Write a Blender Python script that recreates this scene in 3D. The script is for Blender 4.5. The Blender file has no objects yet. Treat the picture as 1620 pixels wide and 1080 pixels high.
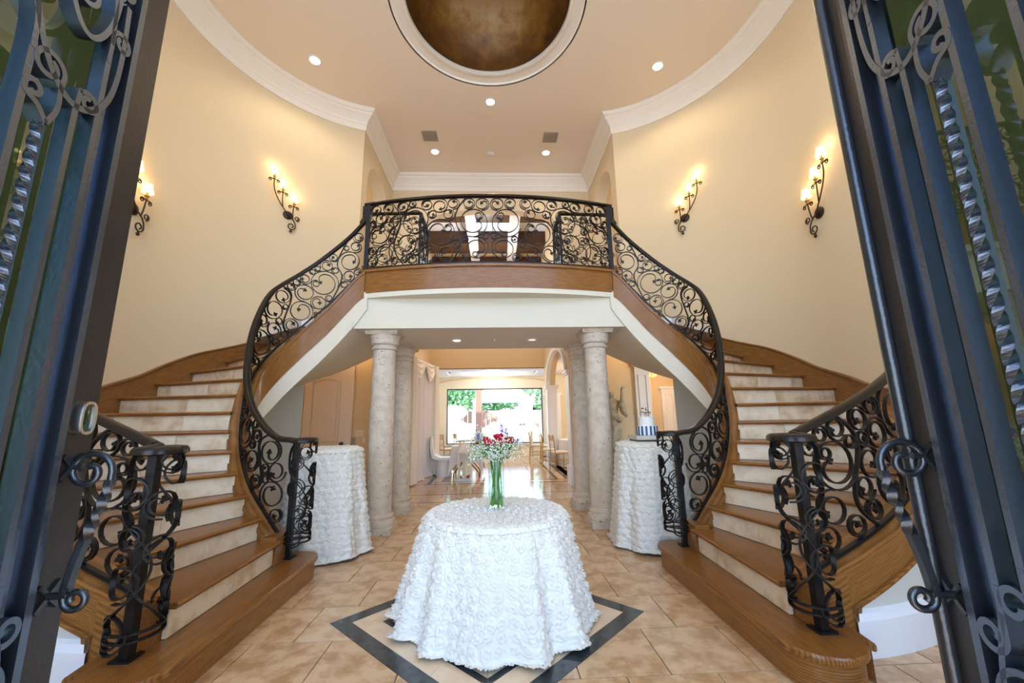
import bpy, bmesh, math, random
import numpy as np
from mathutils import Vector, Matrix
PI = math.pi
rad = math.radians
C = bpy.context.scene.collection
random.seed(7)
RNG = np.random.RandomState(7)

# ------------------------------------------------------------------ camera, world, exposure
def cam_setup():
    p, y, r = rad(10.95), rad(2.47), rad(-1.0)
    cy, sy = math.cos(y), math.sin(y)
    F = Vector((sy*math.cos(p), cy*math.cos(p), math.sin(p)))
    R0 = Vector((cy, -sy, 0)); U0 = R0.cross(F)
    R = math.cos(r)*R0 + math.sin(r)*U0
    U = -math.sin(r)*R0 + math.cos(r)*U0
    cd = bpy.data.cameras.new('camera'); co = bpy.data.objects.new('camera', cd); C.objects.link(co)
    cd.sensor_width = 36; cd.lens = 633/1620*36; cd.clip_start = .02; cd.clip_end = 300
    m = Matrix((R, U, -F)).transposed().to_4x4(); m.translation = Vector((.056, 0, 1.35))
    co.matrix_world = m
    bpy.context.scene.camera = co
cam_setup()
sc = bpy.context.scene
sc.view_settings.view_transform = 'Standard'; sc.view_settings.look = 'None'
sc.view_settings.gamma = 1.0; sc.view_settings.use_curve_mapping = False
sc.view_settings.exposure = 0.05
sc.cycles.max_bounces = 8; sc.cycles.diffuse_bounces = 5; sc.cycles.glossy_bounces = 4
sc.cycles.transmission_bounces = 6; sc.cycles.transparent_max_bounces = 12
sc.cycles.sample_clamp_indirect = 6.0; sc.cycles.caustics_reflective = False; sc.cycles.caustics_refractive = False
sc.cycles.use_denoising = True

w = bpy.data.worlds.new('sky'); sc.world = w; w.use_nodes = True
wn = w.node_tree.nodes; wl = w.node_tree.links
bg = wn['Background']
tc = wn.new('ShaderNodeTexCoord'); sx = wn.new('ShaderNodeSeparateXYZ'); wl.new(tc.outputs['Generated'], sx.inputs[0])
cr = wn.new('ShaderNodeValToRGB'); wl.new(sx.outputs['Z'], cr.inputs[0])
cr.color_ramp.elements[0].position = 0.0; cr.color_ramp.elements[0].color = (.88, .94, 1, 1)
cr.color_ramp.elements[1].position = .6; cr.color_ramp.elements[1].color = (.20, .46, 1, 1); cr.color_ramp.elements.new(.22).color = (.56, .77, 1, 1)
wl.new(cr.outputs[0], bg.inputs['Color']); bg.inputs['Strength'].default_value = 6.0

def light(name, kind, loc, power, color, size=.1, rot=None, parent=None, **kw):
    ld = bpy.data.lights.new(name, kind); ld.energy = power; ld.color = color
    if kind == 'POINT': ld.shadow_soft_size = size
    if kind == 'SPOT': ld.shadow_soft_size = size; ld.spot_size = kw.get('spot', 2.0); ld.spot_blend = .6
    if kind == 'AREA': ld.shape = 'RECTANGLE'; ld.size = size; ld.size_y = kw.get('size_y', size)
    if kind == 'SUN': ld.angle = size
    o = bpy.data.objects.new(name, ld); C.objects.link(o); o.location = loc
    if rot: o.rotation_euler = rot
    if parent: o.parent = parent
    return o
light('sun', 'SUN', (0, -20, 30), 14.0, (1, .96, .9), .01, (rad(38), rad(-24), 0))
WARM = (1.0, .72, .42)
# daylight entering by the open doorway and the added openings round it: portals only guide the sampling
for loc, rot, a, b in (((0, -.16, 3.55), (rad(90), 0, 0), 6.4, 6.2), ((0, 15.6, 1.5), (rad(-90), 0, 0), 3.7, 2.2)):
    o = light('daylight_portal', 'AREA', loc, 1, (1, 1, 1), a, rot, size_y=b)
    o.data.cycles.is_portal = True

# ------------------------------------------------------------------ materials
def nodes(name):
    m = bpy.data.materials.new(name); m.use_nodes = True
    return m, m.node_tree.nodes, m.node_tree.links, m.node_tree.nodes['Principled BSDF']
def pm(name, col, rough=.5, metal=0., bump=0., bscale=60., vary=0., vscale=8., spec=.5, coat=0., coords='Object', col2=None, ramp=(.35, .65), stretch=(1, 1, 1), detail=4., emis=None, estr=0., trans=0., sheen=0.):
    m, n, l, b = nodes(name)
    b.inputs['Base Color'].default_value = (*col, 1); b.inputs['Roughness'].default_value = rough
    b.inputs['Metallic'].default_value = metal; b.inputs['Specular IOR Level'].default_value = spec
    b.inputs['Coat Weight'].default_value = coat; b.inputs['Coat Roughness'].default_value = .12
    b.inputs['Transmission Weight'].default_value = trans
    if sheen: b.inputs['Sheen Weight'].default_value = sheen
    if emis: b.inputs['Emission Color'].default_value = (*emis, 1); b.inputs['Emission Strength'].default_value = estr
    t = n.new('ShaderNodeTexCoord'); mp = n.new('ShaderNodeMapping'); l.new(t.outputs[coords], mp.inputs[0])
    mp.inputs['Scale'].default_value = stretch
    if col2 is None and vary: col2 = tuple(c*(1-vary) for c in col)
    if col2 is not None:
        nz = n.new('ShaderNodeTexNoise'); nz.inputs['Scale'].default_value = vscale; nz.inputs['Detail'].default_value = detail
        nz.inputs['Roughness'].default_value = .6
        l.new(mp.outputs[0], nz.inputs['Vector'])
        r = n.new('ShaderNodeValToRGB'); l.new(nz.outputs['Fac'], r.inputs[0])
        r.color_ramp.elements[0].position = ramp[0]; r.color_ramp.elements[0].color = (*col2, 1)
        r.color_ramp.elements[1].position = ramp[1]; r.color_ramp.elements[1].color = (*col, 1)
        l.new(r.outputs[0], b.inputs['Base Color'])
    if bump:
        nb = n.new('ShaderNodeTexNoise'); nb.inputs['Scale'].default_value = bscale; nb.inputs['Detail'].default_value = 3
        l.new(mp.outputs[0], nb.inputs['Vector'])
        bp = n.new('ShaderNodeBump'); bp.inputs['Strength'].default_value = bump; bp.inputs['Distance'].default_value = .01
        l.new(nb.outputs['Fac'], bp.inputs['Height']); l.new(bp.outputs[0], b.inputs['Normal'])
    return m
def wood(name, c1, c2, coords, scale=(1, 1, 1), rough=.3, band='Y'):
    m, n, l, b = nodes(name)
    t = n.new('ShaderNodeTexCoord'); mp = n.new('ShaderNodeMapping'); l.new(t.outputs[coords], mp.inputs[0]); mp.inputs['Scale'].default_value = scale
    # cathedral grain: a wave distorted by noise, plus fine pores
    wv = n.new('ShaderNodeTexWave'); wv.wave_type = 'BANDS'; wv.bands_direction = band; wv.inputs['Scale'].default_value = 2.2
    wv.inputs['Distortion'].default_value = 5; wv.inputs['Detail'].default_value = 4; wv.inputs['Detail Scale'].default_value = .6
    l.new(mp.outputs[0], wv.inputs['Vector'])
    nz = n.new('ShaderNodeTexNoise'); nz.inputs['Scale'].default_value = 7; nz.inputs['Detail'].default_value = 8; nz.inputs['Roughness'].default_value = .7
    l.new(mp.outputs[0], nz.inputs['Vector'])
    mx = n.new('ShaderNodeMix'); mx.data_type = 'FLOAT'; mx.inputs[0].default_value = .79
    l.new(wv.outputs['Fac'], mx.inputs[2]); l.new(nz.outputs['Fac'], mx.inputs[3])
    r = n.new('ShaderNodeValToRGB'); l.new(mx.outputs[0], r.inputs[0])
    r.color_ramp.elements[0].position = .28; r.color_ramp.elements[0].color = (*c2, 1)
    r.color_ramp.elements[1].position = .62; r.color_ramp.elements[1].color = (*c1, 1)
    l.new(r.outputs[0], b.inputs['Base Color']); b.inputs['Roughness'].default_value = rough
    b.inputs['Coat Weight'].default_value = .12; b.inputs['Coat Roughness'].default_value = .12; b.inputs['Specular IOR Level'].default_value = .35
    bp = n.new('ShaderNodeBump'); bp.inputs['Strength'].default_value = .08; bp.inputs['Distance'].default_value = .004
    l.new(mx.outputs[0], bp.inputs['Height']); l.new(bp.outputs[0], b.inputs['Normal'])
    return m
M = {}
M['wall'] = pm('cream wall paint', (.70, .565, .365), .75, bump=.06, bscale=140)
M['wall_lit'] = pm('cream wall paint with window light', (.82, .75, .61), .75)  # cream wall paint lightened to carry window light on the far walls
M['ceil'] = pm('ceiling paint', (.82, .70, .55), .8, bump=.05, bscale=120)
M['ceil2'] = pm('hall ceiling paint', (.78, .75, .70), .8, bump=.05, bscale=120)
M['white'] = pm('white moulding paint', (.83, .765, .655), .5)
M['band'] = pm('white plaster', (.70, .66, .54), .7, bump=.05, bscale=120)
M['grey'] = pm('pale grey green wall tone', (.62, .63, .56), .75, bump=.05, bscale=120)  # cream wall's under-stair shade put into the colour; also the stair side panel
M['tan'] = pm('warm tan wall paint', (.72, .50, .26), .75, bump=.06, bscale=140)
M['trimw'] = pm('pure white trim paint', (.84, .86, .88), .45)
M['doorp'] = pm('cream door paint', (.78, .60, .42), .5)
M['wood_o'] = wood('oak tread', (.310, .132, .032), (.105, .036, .008), 'Object', (.9, 9, 9))
M['wood_u'] = wood('oak stringer', (.31, .135, .033), (.120, .043, .010), 'UV', (1.0, 6, 1))
M['wood_z'] = wood('oak riser board', (.310, .132, .032), (.105, .036, .008), 'Object', (.7, .7, 10), band='Z')
M['trav'] = pm('travertine', (.80, .66, .47), .45, col2=(.58, .41, .24), vscale=5.5, ramp=(.36, .54), detail=8, bump=.05, bscale=30)
M['trav2'] = pm('travertine paler', (.85, .73, .56), .45, col2=(.68, .51, .33), vscale=4.5, ramp=(.36, .55), detail=8, bump=.05, bscale=30)
M['tile'] = pm('floor tile', (.66, .45, .255), .26, col2=(.47, .275, .125), vscale=7, ramp=(.39, .58), detail=9, coords='Object', bump=.02, bscale=25)
M['tile2'] = pm('floor tile paler', (.69, .49, .30), .26, col2=(.51, .325, .165), vscale=6, ramp=(.39, .58), detail=9, bump=.02, bscale=25)
M['tileh'] = pm('polished hall tile', (.62, .42, .25), .11, col2=(.50, .32, .17), vscale=5, ramp=(.33, .60), detail=9)
M['grout'] = pm('grout', (.33, .26, .19), .9)
M['marble'] = pm('dark marble', (.028, .032, .034), .10, col2=(.05, .06, .062), vscale=14, ramp=(.4, .7), detail=8)
M['creamm'] = pm('cream marble', (.80, .62, .42), .22, col2=(.70, .50, .31), vscale=7, ramp=(.3, .6), detail=6)
M['iron'] = pm('black wrought iron', (.008, .0072, .0075), .40, metal=0., spec=.30)
M['rail'] = pm('dark bronze handrail', (.012, .008, .006), .30, metal=0., spec=.35)
M['diron'] = pm('black door iron with sky tint', (.115, .14, .185), .27, metal=.88, spec=.8, bump=.10, bscale=90)  # black iron; blue sky reflection tinted into the base colour
M['dstile'] = pm('painted black door stile', (.052, .046, .045), .33, metal=.75, spec=.7, bump=.12, bscale=160)
M['handle'] = pm('forged handle iron', (.065, .07, .08), .30, metal=.85, spec=.8, bump=.12, bscale=90)
M['steel'] = pm('brushed nickel', (.62, .60, .55), .28, metal=1.)
M['stone'] = pm('cantera stone', (.66, .58, .475), .85, col2=(.52, .44, .35), vscale=9, ramp=(.3, .6), detail=8, bump=.35, bscale=70)
def add_pits(m):
    n = m.node_tree.nodes; l = m.node_tree.links; b = n['Principled BSDF']
    src = b.inputs['Base Color'].links[0].from_socket
    t = n.new('ShaderNodeTexCoord'); v = n.new('ShaderNodeTexNoise'); v.inputs['Scale'].default_value = 30; v.inputs['Detail'].default_value = 1
    l.new(t.outputs['Object'], v.inputs['Vector'])
    r = n.new('ShaderNodeValToRGB'); r.color_ramp.elements[0].position = .69; r.color_ramp.elements[1].position = .75
    l.new(v.outputs['Fac'], r.inputs[0])
    mx = n.new('ShaderNodeMix'); mx.data_type = 'RGBA'; l.new(r.outputs[0], mx.inputs[0]); l.new(src, mx.inputs[6])
    mx.inputs[7].default_value = (.20, .15, .11, 1); l.new(mx.outputs[2], b.inputs['Base Color'])
add_pits(M['stone'])
M['cloth'] = pm('ivory rosette satin', (.81, .785, .71), .65, sheen=.3, bump=.25, bscale=90)
M['linen'] = pm('white linen', (.86, .85, .88), .8)
M['sheer'] = pm('sheer white drape', (.86, .80, .80), .8)
M['swag'] = pm('ivory swag fabric', (.90, .84, .74), .75)
M['gold'] = pm('gold chair lacquer', (.50, .32, .09), .35, metal=.5)
M['cush'] = pm('white chair cushion', (.85, .80, .76), .8)
M['wvinyl'] = pm('white leather', (.86, .85, .84), .4)
M['bronze'] = pm('dark bronze iron', (.045, .026, .016), .5, metal=.5)
M['brass'] = pm('antique brass candle cup', (.45, .27, .08), .4, metal=.7)
M['shade'] = pm('glowing parchment shade', (.95, .75, .45), .6, emis=(1, .70, .36), estr=1.3)
M['bulb'] = pm('lit lamp lens', (1, .95, .85), .4, emis=(1, .90, .72), estr=28.)
M['bulboff'] = pm('unlit lamp lens with glow', (.9, .88, .82), .4, emis=(1, .95, .88), estr=1.2)  # lens is off; its brightness is put in by emission
M['vent'] = pm('painted steel vent', (.36, .30, .235), .6)
M['slate'] = pm('dark wood beam', (.075, .026, .010), .35, coat=.2, col2=(.045, .015, .006), vscale=5, stretch=(.3, 6, 6))
M['dome'] = None
M['black'] = pm('black plastic', (.02, .02, .02), .4)
M['stem'] = pm('green flower stem', (.14, .36, .06), .5, vary=.4, vscale=25)
M['leaf'] = pm('dark green leaf', (.05, .15, .03), .5)
M['rose'] = pm('crimson rose', (.62, .008, .05), .55, col2=(.40, .003, .025), vscale=60)
M['white_fl'] = pm('white gypsophila', (.86, .88, .80), .7)
M['purple'] = pm('violet delphinium', (.16, .12, .55), .6)
M['icing'] = pm('white icing', (.86, .87, .86), .5, bump=.5, bscale=60)
M['navy'] = pm('navy blue icing', (.012, .10, .28), .4)
M['board'] = pm('silver sequined cake board', (.62, .60, .52), .35, metal=.3, bump=.6, bscale=150)
M['brown'] = pm('walnut topper', (.10, .045, .025), .5)
M['statue'] = pm('aged cast stone', (.56, .46, .30), .8, col2=(.38, .29, .17), vscale=9, bump=.2, bscale=60)
M['candle'] = pm('ivory candle wax', (.85, .80, .66), .5)
M['switch'] = pm('cream switch plastic', (.80, .66, .42), .4)
M['brushedplate'] = pm('grey keypad', (.28, .26, .23), .4)
M['orange'] = pm('orange blown glass', (.85, .28, .08), .2, emis=(1, .35, .10), estr=1.2)
M['fgreen'] = pm('sunlit foliage', (.30, .50, .22), .7, col2=(.10, .26, .08), vscale=3)
M['bark'] = pm('tree bark', (.30, .24, .18), .9)
M['post'] = pm('red cedar post', (.34, .13, .08), .7, col2=(.26, .09, .05), vscale=5, stretch=(6, 6, .6))
M['rock'] = pm('pale limestone', (.72, .66, .56), .9, bump=.4, bscale=9)
M['patio'] = pm('pale patio concrete', (.62, .60, .56), .85, vary=.12, vscale=2)
M['fence'] = pm('red cedar fence', (.50, .26, .17), .8)
M['roofing'] = pm('pale roof shingle', (.62, .62, .66), .8)
M['stucco'] = pm('pale stucco', (.75, .72, .66), .85)
M['yellow'] = pm('folded cream napkin', (.90, .74, .42), .8)
M['glassware'] = None
def dome_mat():
    m, n, l, b = nodes('mottled bronze dome paint')
    t = n.new('ShaderNodeTexCoord')
    ln = n.new('ShaderNodeVectorMath'); ln.operation = 'LENGTH'
    mp = n.new('ShaderNodeMapping'); mp.inputs['Location'].default_value = (0, -4.95, -8.1); l.new(t.outputs['Object'], mp.inputs[0]); l.new(mp.outputs[0], ln.inputs[0])  # colour pales towards a point near the dome's apex
    nz = n.new('ShaderNodeTexNoise'); nz.inputs['Scale'].default_value = 3.2; nz.inputs['Detail'].default_value = 10; nz.inputs['Roughness'].default_value = .68
    l.new(t.outputs['Object'], nz.inputs['Vector'])
    ad = n.new('ShaderNodeMath'); ad.operation = 'MULTIPLY_ADD'; ad.inputs[1].default_value = 1.5; l.new(nz.outputs['Fac'], ad.inputs[0]); l.new(ln.outputs['Value'], ad.inputs[2])
    r = n.new('ShaderNodeValToRGB'); l.new(ad.outputs[0], r.inputs[0])
    e = r.color_ramp.elements; e[0].position = .38; e[0].color = (.42, .27, .12, 1); e[1].position = 1.0; e[1].color = (.035, .012, .003, 1)
    r.color_ramp.elements.new(.56).color = (.26, .125, .018, 1); r.color_ramp.elements.new(.75).color = (.15, .06, .008, 1)
    mr = n.new('ShaderNodeMapRange'); mr.inputs[1].default_value = .6; mr.inputs[2].default_value = 2.3; l.new(ad.outputs[0], mr.inputs[0]); l.new(mr.outputs[0], r.inputs[0])
    l.new(r.outputs[0], b.inputs['Base Color']); b.inputs['Roughness'].default_value = .45; b.inputs['Metallic'].default_value = .25
    return m
M['dome'] = dome_mat()
def thin_glass(name, tint, refl=.12, rough=.02):
    m, n, l, b = nodes(name); n.remove(b)
    tr = n.new('ShaderNodeBsdfTransparent'); tr.inputs[0].default_value = (*tint, 1)
    gl = n.new('ShaderNodeBsdfGlossy'); gl.inputs['Roughness'].default_value = rough; gl.inputs[0].default_value = (.9, .95, 1, 1)
    fr = n.new('ShaderNodeLayerWeight'); fr.inputs[0].default_value = .5
    pw = n.new('ShaderNodeMath'); pw.operation = 'POWER'; pw.inputs[1].default_value = 3.5; l.new(fr.outputs['Facing'], pw.inputs[0])
    mt = n.new('ShaderNodeMath'); mt.operation = 'MULTIPLY_ADD'; mt.inputs[1].default_value = .55; mt.inputs[2].default_value = refl; l.new(pw.outputs[0], mt.inputs[0])
    mx = n.new('ShaderNodeMixShader'); l.new(mt.outputs[0], mx.inputs[0]); l.new(tr.outputs[0], mx.inputs[1]); l.new(gl.outputs[0], mx.inputs[2])
    l.new(mx.outputs[0], n['Material Output'].inputs[0])
    return m
M['pane'] = thin_glass('window glass', (.97, .99, .98), .0)
M['doorglass'] = thin_glass('green tinted door glass', (.26, .33, .25), .10)
M['vase'] = thin_glass('clear vase glass', (.95, .99, .985), .03)
M['water'] = thin_glass('vase water', (.93, .985, .93), .02)

# ------------------------------------------------------------------ mesh helpers
class MB:
    def __init__(s): s.v = []; s.f = []; s.uv = None
    def add(s, vs, fs):
        o = len(s.v); s.v += [tuple(map(float, p)) for p in vs]; s.f += [tuple(i+o for i in f) for f in fs]
        return s
    def box(s, a, b):
        x0, y0, z0 = a; x1, y1, z1 = b
        return s.add([(x0,y0,z0),(x1,y0,z0),(x1,y1,z0),(x0,y1,z0),(x0,y0,z1),(x1,y0,z1),(x1,y1,z1),(x0,y1,z1)],
                     [(0,3,2,1),(4,5,6,7),(0,1,5,4),(1,2,6,5),(2,3,7,6),(3,0,4,7)])
    def obox(s, c, ax, ay, az):
        c, ax, ay, az = map(Vector, (c, ax, ay, az))
        vs = [c+i*ax+j*ay+k*az for k in (-1, 1) for j in (-1, 1) for i in (-1, 1)]
        return s.add(vs, [(0,2,3,1),(4,5,7,6),(0,1,5,4),(2,6,7,3),(0,4,6,2),(1,3,7,5)])
    def prism(s, poly, z0, z1):
        n = len(poly)
        z0f = z0 if callable(z0) else (lambda p: z0); z1f = z1 if callable(z1) else (lambda p: z1)
        return s.add([(x, y, z0f((x, y))) for x, y in poly]+[(x, y, z1f((x, y))) for x, y in poly],
              [tuple(range(n-1, -1, -1)), tuple(range(n, 2*n))]+[(i, (i+1) % n, n+(i+1) % n, n+i) for i in range(n)])
    def lathe(s, prof, cx=0, cy=0, n=32, z0=0, cap=True):
        vs = []
        for r, z in prof:
            for i in range(n):
                a = 2*PI*i/n; vs.append((cx+r*math.cos(a), cy+r*math.sin(a), z+z0))
        fs = [(j*n+i, j*n+(i+1) % n, (j+1)*n+(i+1) % n, (j+1)*n+i) for j in range(len(prof)-1) for i in range(n)]
        if cap: fs += [tuple(range(n-1, -1, -1)), tuple((len(prof)-1)*n+i for i in range(n))]
        return s.add(vs, fs)
    def grid(s, P, closed=False):        # P[i][j] rows
        n, m = len(P), len(P[0]); o = len(s.v)
        s.v += [tuple(map(float, p)) for r in P for p in r]
        for i in range(n-1):
            for j in range(m if closed else m-1):
                s.f.append((o+i*m+j, o+i*m+(j+1) % m, o+(i+1)*m+(j+1) % m, o+(i+1)*m+j))
        return s
    def sweep(s, pts, prof, up=Vector((0, 0, 1)), caps=True, roll=None):
        """closed 2D profile [(side, up)] swept on 3D points"""
        pts = [Vector(p) for p in pts]; n = len(pts); m = len(prof); o = len(s.v)
        for i, p in enumerate(pts):
            t = (pts[min(i+1, n-1)]-pts[max(i-1, 0)])
            t = t.normalized() if t.length > 1e-9 else Vector((0, 0, 1))
            u = up(i) if callable(up) else up
            sd = t.cross(u)
            if sd.length < 1e-4: sd = t.cross(Vector((1, .01, 0)))
            sd.normalize(); uu = sd.cross(t).normalized()
            if roll:
                a = roll(i); sd, uu = sd*math.cos(a)+uu*math.sin(a), uu*math.cos(a)-sd*math.sin(a)
            for a, b in prof: s.v.append(tuple(p+sd*a+uu*b))
        for i in range(n-1):
            for j in range(m):
                s.f.append((o+i*m+j, o+(i+1)*m+j, o+(i+1)*m+(j+1) % m, o+i*m+(j+1) % m))
        if caps: s.f += [tuple(o+j for j in range(m)), tuple(o+(n-1)*m+j for j in range(m-1, -1, -1))]
        return s
    def tube(s, pts, r, k=6, caps=True):
        rr = r if callable(r) else (lambda i: r)
        pts = [Vector(p) for p in pts]; n = len(pts); o = len(s.v); prev = None
        for i, p in enumerate(pts):
            t = (pts[min(i+1, n-1)]-pts[max(i-1, 0)]).normalized()
            if prev is None:
                a = Vector((0, 0, 1)) if abs(t.z) < .9 else Vector((1, 0, 0)); sd = t.cross(a).normalized()
            else:
                sd = (prev-t*prev.dot(t)).normalized()
            prev = sd; u = t.cross(sd)
            for j in range(k):
                a = 2*PI*j/k; s.v.append(tuple(p+(sd*math.cos(a)+u*math.sin(a))*rr(i)))
        for i in range(n-1):
            for j in range(k): s.f.append((o+i*k+j, o+i*k+(j+1) % k, o+(i+1)*k+(j+1) % k, o+(i+1)*k+j))
        if caps: s.f += [tuple(o+j for j in range(k-1, -1, -1)), tuple(o+(n-1)*k+j for j in range(k))]
        return s
    def ball(s, c, r, nu=10, nv=6, sx=1, sy=1, sz=1):
        P = []
        for i in range(nv+1):
            a = PI*i/nv
            P.append([(c[0]+r*sx*math.sin(a)*math.cos(2*PI*j/nu), c[1]+r*sy*math.sin(a)*math.sin(2*PI*j/nu), c[2]-r*sz*math.cos(a)) for j in range(nu)])
        return s.grid(P, True)
    def mesh(s, name, mat, smooth=None, uvs=None):
        me = bpy.data.meshes.new(name); me.from_pydata(s.v, [], s.f)
        me.materials.append(mat)
        if uvs is not None:
            ul = me.uv_layers.new(name='UVMap'); vi = np.zeros(len(me.loops), dtype=np.int32); me.loops.foreach_get('vertex_index', vi)
            ul.data.foreach_set('uv', np.asarray(uvs, dtype=np.float32)[vi].ravel())
        bm = bmesh.new(); bm.from_mesh(me)
        bmesh.ops.remove_doubles(bm, verts=bm.verts, dist=1e-5)
        bmesh.ops.recalc_face_normals(bm, faces=bm.faces); bm.to_mesh(me); bm.free()
        if smooth is not None:
            me.polygons.foreach_set('use_smooth', [True]*len(me.polygons))
            me.set_sharp_from_angle(angle=rad(smooth))
        return me
    def obj(s, name, mat, parent=None, smooth=None, uvs=None, label=None, loc=None):
        o = bpy.data.objects.new(name, s.mesh(name, mat, smooth, uvs)); C.objects.link(o)
        if parent is not None:
            o.parent = parent
            if loc is None: o.location = -Vector(parent['base']) if 'base' in parent else (0, 0, 0)
        if loc is not None: o.location = loc
        if label: o['label'] = label
        return o
def thing(name, label, cat, loc=(0, 0, 0), group=None, rotz=0, world=True):
    """world=True: children meshes are in world coordinates (shifted by -base)"""
    o = bpy.data.objects.new(name, None); C.objects.link(o); o.location = loc; o.rotation_euler = (0, 0, rotz)
    o['label'] = label; o['category'] = cat
    if group: o['group'] = group
    if world: o['base'] = tuple(loc)
    return o
def tag(o, label, cat, group=None):
    o['label'] = label; o['category'] = cat
    if group: o['group'] = group
    return o
def struct(o): o['kind'] = 'structure'; return o
def kids(o): return [c for c in bpy.data.objects if c.parent == o]
CH = {}
def copy_tree(o, parent=None, index=None):
    if index is None:
        index = {}
        for c in bpy.data.objects:
            if c.parent: index.setdefault(c.parent.name, []).append(c)
    c = o.copy(); C.objects.link(c)
    if parent is not None: c.parent = parent
    for ch in index.get(o.name, []): copy_tree(ch, c, index)
    return c
def mirror(o, label):
    c = copy_tree(o); c.location.x = -o.location.x; c.scale.x = -1; c['label'] = label
    c.rotation_euler.z = -o.rotation_euler.z
    return c
def rrect(a, b, r=.3, n=3):
    """rounded rectangle profile half sizes a,b"""
    out = []; r = r*min(a, b)
    for cx, cy, a0 in ((a-r, b-r, 0), (-a+r, b-r, 90), (-a+r, -b+r, 180), (a-r, -b+r, 270)):
        for i in range(n+1):
            t = rad(a0+90*i/n); out.append((cx+r*math.cos(t), cy+r*math.sin(t)))
    return out
def smoothstep(t): t = max(0, min(1, t)); return t*t*(3-2*t)
def interp(x, tab):
    xs = [a for a, b in tab]; ys = [b for a, b in tab]
    return float(np.interp(x, xs, ys))
def smooth_tab(tab, n=90, k=7):
    xs = np.linspace(tab[0][0], tab[-1][0], n); ys = np.interp(xs, [a for a, b in tab], [b for a, b in tab])
    yp = np.pad(ys, k, mode='reflect', reflect_type='odd'); ker = np.hanning(2*k+1); ker /= ker.sum()
    return xs, np.convolve(yp, ker, 'valid')

# ------------------------------------------------------------------ room shell
CX, CY, RW = 1.68, 4.5, 2.42
CEIL = 7.13
def wallpath(s, phi1, front=.3, n=40):
    pts = [(s*(CX+RW), front), (s*(CX+RW), CY)]
    for i in range(1, n+1):
        a = rad(phi1)*i/n; pts.append((s*(CX+RW*math.cos(a)), CY+RW*math.sin(a)))
    return pts
def wall_strip(mb, pts, z0, z1, th, s):
    # extrude thick wall on outer side of path
    n = len(pts); P = [Vector((x, y, 0)) for x, y in pts]; out = []
    for i in range(n):
        t = (P[min(i+1, n-1)]-P[max(i-1, 0)]).normalized(); nn = Vector((t.y, -t.x, 0))*s
        out.append(P[i]+nn*th)
    rows = [[(p.x, p.y, z0) for p in P], [(p.x, p.y, z1) for p in P], [(p.x, p.y, z1) for p in out], [(p.x, p.y, z0) for p in out], [(p.x, p.y, z0) for p in P]]
    mb.grid(rows)
    mb.f.append  # noqa
    return mb
for s, nm in ((-1, 'left'), (1, 'right')):
    o = struct(wall_strip(MB(), wallpath(s, 73.2), 2.55, CEIL+.2, .25, s).obj('wall_'+nm, M['wall'], smooth=30))
    wp = wallpath(s, 57)
    struct(wall_strip(MB(), wp[:20], 0, 2.55, .25, s).obj('wall_'+nm, M['wall'], smooth=30))
    struct(wall_strip(MB(), wp[19:], 0, 2.30, .25, s).obj('wall_'+nm, M['grey'], smooth=30))  # same wall under the stairs, shade put into its colour
    struct(wall_strip(MB(), wp[19:], 2.30, 2.55, .25, s).obj('wall_'+nm, M['wall'], smooth=30))
# arched wall generator in a (u,z) plane with thickness
def arch_wall(P, u0, u1, z0, z1, a, b, zs, zt, th, n=24, flat=False, zb=None):
    """P(u,z,t)->xyz; opening from a to b starting at zb, springing zs, crown zt"""
    zb = z0 if zb is None else zb
    mb = MB(); us = [u0, a] + [a+(b-a)*i/n for i in range(n+1)] + [b, u1]
    def top(u):
        q = (u-(a+b)/2)/((b-a)/2); q = max(-1, min(1, q))
        return zt if flat else zs+(zt-zs)*math.sqrt(max(0, 1-q*q))
    def quad(ua, za, ub, zc, uc, zd, ud, ze):
        for t in (0, th):
            mb.add([P(ua, za, t), P(ub, zc, t), P(uc, zd, t), P(ud, ze, t)], [(0, 1, 2, 3)])
    quad(u0, z0, a, z0, a, z1, u0, z1); quad(b, z0, u1, z0, u1, z1, b, z1)
    if zb > z0: quad(a, z0, b, z0, b, zb, a, zb)
    prev = None
    for i in range(n+1):
        u = a+(b-a)*i/n; z = top(u)
        if prev:
            quad(prev[0], prev[1], u, z, u, z1, prev[0], z1)
            mb.add([P(prev[0], prev[1], 0), P(u, z, 0), P(u, z, th), P(prev[0], prev[1], th)], [(0, 1, 2, 3)])
        prev = (u, z)
    for u, zz in ((a, top(a)), (b, top(b))):
        mb.add([P(u, zb, 0), P(u, zz, 0), P(u, zz, th), P(u, zb, th)], [(0, 1, 2, 3)])
    if zb > z0: mb.add([P(a, zb, 0), P(b, zb, 0), P(b, zb, th), P(a, zb, th)], [(0, 1, 2, 3)])
    for uu in (u0, u1): mb.add([P(uu, z0, 0), P(uu, z1, 0), P(uu, z1, th), P(uu, z0, th)], [(0, 1, 2, 3)])
    mb.add([P(u0, z1, 0), P(u1, z1, 0), P(u1, z1, th), P(u0, z1, th)], [(0, 1, 2, 3)])
    mb.add([P(u0, z0, 0), P(u1, z0, 0), P(u1, z0, th), P(u0, z0, th)], [(0, 1, 2, 3)])
    return mb
XA, YC, YB = 2.38, 6.815, 8.85
for s, nm in ((-1, 'left'), (1, 'right')):
    o = arch_wall(lambda u, z, t: (s*(XA+t), u, z), YC, YB, 3.3, CEIL+.2, 7.12, 8.5, 5.95, 6.47, .28).obj('wall_'+nm, M['wall'], smooth=40); struct(o)
    mb = MB(); mb.box((s*3.7-.05, 6.9, 3.3), (s*3.7+.05, 9.0, CEIL)); mb.box((min(s*2.6, s*3.7), 8.6, 3.3), (max(s*2.6, s*3.7), 8.7, CEIL)); mb.box((min(s*2.66, s*3.7), 6.9, CEIL-.05), (max(s*2.66, s*3.7), 8.7, CEIL+.1))
    struct(mb.obj('wall_back', M['wall']))
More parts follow.
